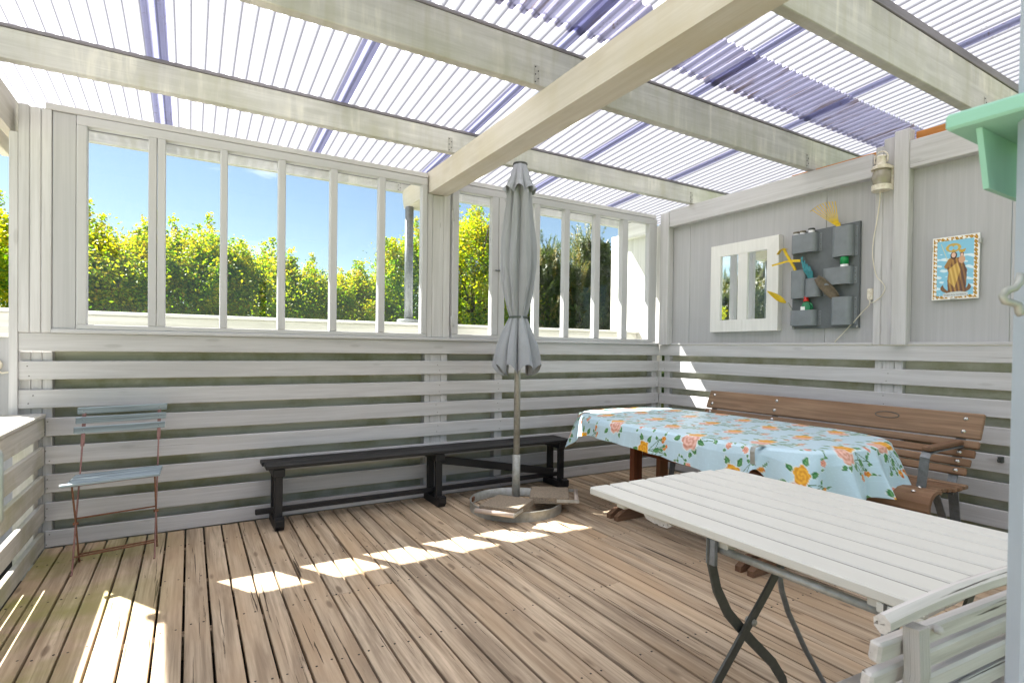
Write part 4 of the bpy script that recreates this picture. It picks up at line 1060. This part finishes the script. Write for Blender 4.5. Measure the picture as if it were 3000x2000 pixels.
m = MB(); m.lathe((-.0, -2.034, 1.608), [(.008, 0), (.007, .004)], 12, axis=(-1, 0, 0)); m.lathe((-.0, -2.034, 1.642), [(.008, 0), (.007, .004)], 12, axis=(-1, 0, 0)); m.build('knob', 'creamp', t)
m = MB(); m.tube([(-.006, -2.04, 1.582), (-.0, -2.03, 1.545), (.0, -1.985, 1.50), (-.002, -1.93, 1.43), (-.004, -1.905, 1.405), (.0, -1.85, 1.345), (.012, -1.79, 1.29), (.02, -1.77, 1.26)], .0034, 8); m.build('cable', 'cable', t)

# ---- devotional tile (flat printed picture), painted as surface colour
def tile():
    y0, y1, z0, z1 = -2.414, -2.660, 1.552, 1.955
    t = thing('picture_tile', (.02, -2.54, 1.55), 'printed tile picture of a robed crowned figure with a child on a blue cloudy sky', 'picture')
    nu, nv = 150, 245
    u = np.linspace(0, 1, nu); v = np.linspace(0, 1.64, nv); U, V = np.meshgrid(u, v); U = U.ravel(); V = V.ravel()
    C = np.tile(lin((132, 192, 218)), (len(U), 1))
    cl = np.sin(V*42+np.sin(U*7)*1.6)+.8*np.sin(V*23+U*9)+.5*np.sin(U*31+V*17)
    k_ = (cl > .7) & (V < 1.22); C[k_] = lin((214, 232, 240))
    brd = (U < .105) | (U > .895) | (V < .105) | (V > 1.535)
    C[brd] = lin((238, 234, 226))
    orn = brd & (U > .025) & (U < .975) & (V > .025) & (V < 1.615) & ((np.sin(U*62)+np.sin(V*58+U*20)+np.sin((U+V)*90)*.6) > -.35)
    C[orn] = lin((196, 148, 48)); o2 = orn & (np.sin(U*130+V*90) > .5); C[o2] = lin((120, 84, 40))
    def ell(cx, cy, rx, ry, col, rot=0):
        du, dv = U-cx, V-cy; a, b = du*math.cos(rot)+dv*math.sin(rot), -du*math.sin(rot)+dv*math.cos(rot)
        q_ = (a/rx)**2+(b/ry)**2 < 1; C[q_] = lin(col); return q_
    def poly(pts, col, col2=None):
        ins = np.zeros(len(U), bool); n = len(pts)
        for i in range(n):
            (x1, y1_), (x2, y2_) = pts[i], pts[(i+1) % n]
            c_ = ((y1_ > V) != (y2_ > V)) & (U < (x2-x1)*(V-y1_)/(y2_-y1_+1e-12)+x1); ins ^= c_
        C[ins] = lin(col)
        if col2 is not None:
            s_ = ins & (np.sin(U*70+V*14) > .1); C[s_] = lin(col2)
        return ins
    # crescent
    ell(.52, .30, .33, .16, (120, 84, 52)); k2 = ((U-.52)/.27)**2+((V-.40)/.22)**2 < 1; C[k2] = lin((132, 192, 218))
    poly([(.36, .13), (.68, .13), (.74, .5), (.72, .85), (.64, 1.08), (.40, 1.08), (.30, .90), (.36, .7), (.34, .5)], (112, 76, 50), (170, 126, 66))
    poly([(.38, .45), (.5, .30), (.62, .75), (.55, .95), (.36, .78)], (186, 146, 70), (214, 178, 98))
    poly([(.60, .18), (.74, .2), (.76, .75), (.66, .95)], (96, 66, 54), (140, 100, 62))
    poly([(.26, .86), (.36, 1.06), (.44, 1.1), (.42, .92), (.31, .80)], (160, 116, 60))
    ell(.47, 1.14, .072, .10, (70, 46, 38)); ell(.467, 1.15, .046, .066, (226, 184, 160))
    ell(.645, 1.02, .07, .10, (206, 160, 128)); ell(.645, 1.15, .045, .056, (84, 58, 44)); ell(.645, 1.14, .033, .042, (222, 180, 156))
    q_ = ell(.46, 1.34, .165, .115, (196, 164, 76)); ell(.41, 1.335, .05, .06, (132, 192, 218)); ell(.51, 1.335, .05, .06, (132, 192, 218))
    poly([(.59, 1.20), (.70, 1.20), (.73, 1.29), (.645, 1.27), (.57, 1.29)], (196, 158, 60))
    k3 = np.abs((U-.20)*.42*1.0+(V-1.44)*.20*.5-.0) < .004
    ln = np.abs((V-1.44)+(U-.20)*3.05) < .02; C[ln & (U > .19) & (U < .34)] = lin((216, 208, 160))
    poly([(.28, .06), (.76, .07), (.80, .16), (.62, .20), (.42, .19), (.24, .15)], (206, 208, 206))
    xs = -.0005
    Vt = np.stack([np.full(len(U), xs), y0+(y1-y0)*U, z0+(z1-z0)*V/1.64], 1)
    ii = np.arange(nv*nu).reshape(nv, nu); F = np.stack([ii[:-1, :-1].ravel(), ii[1:, :-1].ravel(), ii[1:, 1:].ravel(), ii[:-1, 1:].ravel()], 1)
    npmesh('printed_face', Vt, F, 'tile', t, color=C)
    m = MB(); m.bb(.0002, .012, y1-.001, y0+.001, z0-.001, z1+.001, ch=.001); m.build('tile_body', 'whitep', t)
    for (y, z, a, b) in ((y0+.004, 1.885, .012, .03), (y1-.002, 1.905, .014, .03), (-2.535, z0+.001, .036, .012)):
        m = MB(); m.box((.008, y, z), (.022, a, b), ch=.001); m.build('clip', 'galv', t)
    cu = bpy.data.curves.new('banner_text', 'FONT'); cu.body = 'Virgen de la Candelaria'; cu.size = .0125; cu.align_x = 'CENTER'; cu.extrude = .0002
    tmp = bpy.data.objects.new('banner_text', cu); COL.objects.link(tmp); bpy.context.view_layer.update()
    me = bpy.data.meshes.new_from_object(tmp.evaluated_get(bpy.context.evaluated_depsgraph_get())); bpy.data.objects.remove(tmp)
    tx_ = bpy.data.objects.new('banner_text', me); COL.objects.link(tx_); tx_.parent = t
    tx_.matrix_basis = Matrix.Translation(Vector((-.0012, -2.54, 1.5775))-t.location) @ Matrix(((0, 0, -1, 0), (-1, 0, 0, 0), (0, 1, 0, 0), (0, 0, 0, 1)))
    me.materials.clear(); me.materials.append(M['legflat'])
tile()
m = MB(); m.bb(-.03, -.0005, -2.805, -2.78, .555, .59, ch=.002); m.tube([(-.03, -2.79, .57), (-.05, -2.79, .565), (-.055, -2.79, .58)], .004, 6)
tag(m.build('wall_catch', 'legflat'), 'small dark metal catch on the slats at the right end of the bench', 'catch')

# ================================================================== foreground door leaf with hook, green box, left handle
def ray(px, py, k):
    """world point on the line of sight through a photo pixel at forward distance k (layout helper)"""
    x, y = px*1.27551, py*1.27551
    v = d*F_PX+rr*(x-1500)-uu*(y-1040.2); return CAM+v*(k/F_PX)
pe = ray(2344, 700, .62)
dl = thing('open_door', (pe.x+.03, pe.y, 0), 'edge of a blue grey open door at the right of the picture', 'door')
m = MB(); dd_ = Vector((.6, -.8, 0)).normalized(); c0 = Vector((pe.x, pe.y, 0)); Rz = Matrix((dd_, Vector((-dd_.y, dd_.x, 0)), Vector((0, 0, 1)))).transposed()
m.box(c0+dd_*.05+Vector((0, 0, 1.0)), (.10, .04, 2.1), rot=Rz, ch=.003)
m.box(c0+dd_*.30+Vector((0, 0, .25)), (.40, .036, .4), rot=Rz, ch=.003)
m.build('stile', 'doorpaint', dl)
m = MB(); m.box(c0+dd_*.30+Vector((0, 0, 1.2)), (.40, .005, 1.5), rot=Rz, ch=.0005); m.build('pane', 'glass', dl)
h1 = [ray(2346, 628, .60), ray(2340, 650, .60), ray(2330, 662, .60), ray(2312, 668, .60), ray(2302, 680, .60), ray(2308, 692, .60), ray(2326, 696, .60), ray(2338, 700, .60), ray(2341, 716, .60), ray(2346, 722, .60)]
m = MB(); m.tube(h1, .0042, 8); m.build('hook', 'galv', dl)
gb = ray(2170, 265, .66)
def onX(px, py, X_): 
    p = ray(px, py, 1.0)-CAM; return CAM+p*((X_-CAM.x)/p.x)
g0 = onX(2170, 265, gb.x); g1 = onX(2176, 300, gb.x); zt, zb = g0.z, g1.z; gx_ = gb.x; gy_ = g0.y
t = thing('green_box', (gx_, gy_, zb-.12), 'mint green wooden box with an overhanging lid beside the door edge', 'box')
m = MB(); m.bb(gx_, gx_+.16, gy_-.20, gy_, zb, zt, ch=.003); m.build('lid', 'green', t)
p1 = onX(2345, 455, gx_); 
def onY(px, py, Y_):
    p = ray(px, py, 1.0)-CAM; return CAM+p*((Y_-CAM.y)/p.y)
pz = ray(2256, 291, 1.0)-CAM; a = CAM+pz*((zb-CAM.z)/pz.z); Yb = a.y
a = onY(2256, 291, Yb); b = onY(2272, 432, Yb)
m = MB(); m.prism([(a.x, Yb, zb-.0005), (gx_+.15, Yb, zb-.0005), (gx_+.15, Yb, b.z), (b.x, Yb, b.z)], (0, .006, 0)); m.w = [(v[2], v[0], v[1]) for v in m.v]; m.build('body', 'green', t)
hp = ray(2, 1040, .5); hq = ray(2, 1200, .5)
hx = thing('door_handle', (hp.x, hp.y, hq.z), 'blurred grey steel pull handle at the far left edge', 'handle')
m = MB(); m.tube([ray(-14, 1036, .5), ray(-3, 1036, .5), ray(2, 1044, .5), ray(2, 1192, .5), ray(-3, 1202, .5), ray(-14, 1204, .5)], .0022, 8); m.build('grip', 'galv', hx)

# ================================================================== trees outside
def tree_mesh(kind, seed, H, R):
    rg = np.random.default_rng(seed); Cs = []; limbs = []
    tb = MB()
    if kind == 'leaf':
        ncl = 250; 
        for i in range(ncl):
            f = rg.uniform(.12, 1)**.8; th = rg.uniform(0, 2*np.pi); prof = (1-f**2.6)**.5
            rr_ = R*prof*rg.uniform(.55, 1.05)*(1+.22*math.sin(3*th+seed)); Cs.append((rr_*math.cos(th), rr_*math.sin(th), H*f*.9+rg.uniform(-.1, .1), rg.uniform(.14, .32), 0))
        for i in range(26):   # upright shoots at the top
            th = rg.uniform(0, 2*np.pi); rr_ = R*rg.uniform(0, .85); z0 = H*(.84-.30*(rr_/R)**2); l = rg.uniform(.25, .95)
            for k_ in range(int(l/.09)): Cs.append((rr_*math.cos(th)+.04*math.sin(k_), rr_*math.sin(th), z0+k_*.09, max(.035, .12-.08*k_*.09/l), 1))
        V = []; Rn = []
        for (x, y, z, s_, tp) in Cs:
            n = int(125*(s_/.2)**1.3)+10
            base = rg.uniform(0, .45)+.35*(z/H)
            p = rg.normal(0, 1, (n, 3))*np.array([s_, s_, s_*.8])*.62+np.array([x, y, z])
            sz = rg.uniform(.017, .033, n)
            a = rg.normal(0, 1, (n, 3)); a[:, 2] *= .6; a /= np.linalg.norm(a, axis=1)[:, None]
            b = np.cross(a, rg.normal(0, 1, (n, 3))); b /= np.linalg.norm(b, axis=1)[:, None]
            c0_ = np.cross(a, b)*.25
            V.append(np.stack([p-a*sz[:, None], p+(b*.62+c0_)*sz[:, None], p+a*sz[:, None], p+(-b*.62+c0_)*sz[:, None]], 1).reshape(-1, 3))
            Rn.append(np.repeat(np.clip(base+rg.normal(0, .13, n), 0, 1), 4))
        V = np.concatenate(V); Rn = np.concatenate(Rn)
    else:
        V = []; Rn = []; tips = []
        for i in range(150):
            f = rg.uniform(.05, .97); th = rg.uniform(0, 2*np.pi); rr_ = R*(1-f*.78)*rg.uniform(.55, 1.05)
            tips.append((rr_*math.cos(th), rr_*math.sin(th), H*f*.92, th))
        tips += [(0, 0, H*.93, 0), (.08, 0, H*.88, 1), (-.1, .05, H*.86, 2)]
        for (x, y, z, th) in tips:
            l = rg.uniform(.28, .55); dirv = np.array([.35*math.cos(th), .35*math.sin(th), 1.]); dirv /= np.linalg.norm(dirv)
            tan_ = rg.uniform(0, 1) < .22
            for s_ in range(3):
                dv_ = dirv+rg.normal(0, .22, 3); dv_ /= np.linalg.norm(dv_); o_ = np.array([x, y, z])+rg.normal(0, .07, 3)
                n = 80; t_ = rg.uniform(0, 1, n)**1.1; c0_ = o_+dv_*(t_*l)[:, None]
                a = rg.normal(0, 1, (n, 3)); a -= (a@dv_)[:, None]*dv_; a /= np.linalg.norm(a, axis=1)[:, None]; a = a*.8+dv_*.55
                ln = rg.uniform(.05, .095, n)*(1-.45*t_); b = np.cross(a, dv_)*.0065
                e = c0_+a*ln[:, None]
                V.append(np.stack([c0_-b, c0_+b, e+b*.5, e-b*.5], 1).reshape(-1, 3))
                Rn.append(np.repeat(np.clip((.75 if tan_ else .25)+rg.normal(0, .15, n), 0, 1), 4))
        # dense inner foliage
        n = 9000; f = rg.uniform(.02, .9, n); th = rg.uniform(0, 2*np.pi, n); q_ = R*(1-f*.8)*rg.uniform(.1, .85, n)
        p = np.stack([q_*np.cos(th), q_*np.sin(th), H*f], 1); a = rg.normal(0, 1, (n, 3))*.06; b = rg.normal(0, 1, (n, 3))*.02
        V.append(np.stack([p-a, p+b, p+a, p-b], 1).reshape(-1, 3)); Rn.append(np.repeat(rg.uniform(0, .4, n), 4))
        V = np.concatenate(V); Rn = np.concatenate(Rn)
    F = np.arange(len(V)).reshape(-1, 4)
    # trunk with limbs
    tb.tube([(0, 0, -.6), (.02, .01, H*.3), (-.03, .02, H*.6), (0, 0, H*.85)], [.09, .07, .045, .015], 10)
    for i in range(9 if kind == 'leaf' else 14):
        th = rg.uniform(0, 2*np.pi); z = H*rg.uniform(.12, .7); r_ = R*(.75 if kind == 'leaf' else (1-z/H)*.8)
        tb.tube([(0, 0, z), (r_*.5*math.cos(th), r_*.5*math.sin(th), z+.25), (r_*math.cos(th), r_*math.sin(th), z+(.75 if kind == 'leaf' else .3))], [.035, .022, .008], 6)
    return V, F, Rn, tb
def make_tree(kind, seed, H, R, name):
    V, F, Rn, tb = tree_mesh(kind, seed, H, R)
    o = bpy.data.objects.new(name, None); COL.objects.link(o)
    npmesh('crown', V, F, 'leaf' if kind == 'leaf' else 'needle', o, rnd=Rn)
    tb.build('trunk', 'bark', o)
    return o
protos = {'a': make_tree('leaf', 1, 3.6, 1.35, 'leafy_tree'), 'b': make_tree('leaf', 2, 4.0, 1.2, 'leafy_tree'), 'c': make_tree('pine', 3, 4.0, 1.3, 'pine_tree'), 'd': make_tree('pine', 4, 3.6, 1.4, 'pine_tree')}
used = set()
def put(k_, x, y, rot, sc, label, cat, group, zs=1.):
    p = protos[k_]
    if k_ in used:
        o = p.copy(); COL.objects.link(o)
        for ch in p.children: c = ch.copy(); COL.objects.link(c); c.parent = o
    else: o = p; used.add(k_)
    o.location = (x, y, -.5); o.rotation_euler = (0, 0, rot); o.scale = (sc, sc, sc*zs)
    tag(o, label, cat, group)
LG = 'leafy trees beyond the outer fence'; PGp = 'pines beyond the outer fence'
LT = [('a', -6.25, 5.6, 0.2, 1.06, 'bright leafy tree seen past the left edge of the wall'),
      ('b', -5.45, 5.3, 1.4, 1.02, 'tall yellow green tree behind the first window pane, partly hidden by the left posts'),
      ('a', -4.75, 5.9, 2.5, 1.07, 'rust tipped leafy tree filling the first window pane from the left'),
      ('b', -3.95, 5.6, 3.9, .96, 'leafy tree behind the second window pane from the left'),
      ('a', -3.1, 5.7, 4.4, 1.02, 'round leafy tree behind the third window pane from the left'),
      ('b', -2.3, 6.0, 5.3, .90, 'leafy tree behind the fourth window pane from the left'),
      ('a', -1.45, 6.2, 0.9, .97, 'low leafy tree behind the fifth window pane from the left'),
      ('b', -.5, 6.0, 2.0, 1.02, 'leafy tree behind the steel downpipe'),
      ('b', .75, 5.8, 0.0, 1.16, 'tallest leafy tree, seen in the hinged window just left of the umbrella'),
      ('a', 1.6, 7.2, 1.1, 1.1, 'leafy tree half hidden behind the umbrella')]
for (k_, x, y, r_, s_, lb), zs_ in zip(LT, (1.0, .92, .99, 1.0, .98, .95, .97, 1.06, 1.06, .9)): put(k_, x, y, r_, s_*.93, lb, 'tree', LG, zs_)
PT = [('c', 2.35, 5.8, .3, 1.06, 'dark pine just right of the umbrella'),
      ('d', 3.1, 5.9, 1.3, 1.08, 'brown tinged pine in the second pane right of the umbrella'),
      ('c', 3.95, 6.0, 2.3, 1.16, 'tall spiked pine in the third pane right of the umbrella'),
      ('d', 4.9, 5.9, 3.6, 1.12, 'dark pine next to the white end of the right wall'),
      ('c', 6.0, 6.6, 4.6, 1.16, 'pine mostly hidden behind the white end of the right wall')]
for (k_, x, y, r_, s_, lb) in PT: put(k_, x, y, r_, s_, lb, 'tree', PGp)
MT = [('d', -8.3, 6.0, .5, 1.0, 'bushy pine reflected in the left pane of the mirror'), ('c', -9.4, 6.2, 1.9, 1.05, 'tall pine reflected in the mirror between its two panes'),
      ('d', -10.5, 6.4, 3.1, 1.1, 'pine reflected in the right pane of the mirror'), ('c', -11.8, 7.0, 4.2, 1.2, 'far pine reflected at the right edge of the mirror')]
for (k_, x, y, r_, s_, lb) in MT: put(k_, x, y, r_, s_, lb, 'tree', 'pines out to the left of the deck')
# small yellow-green sapling in front of the pines
bpy.context.view_layer.update()
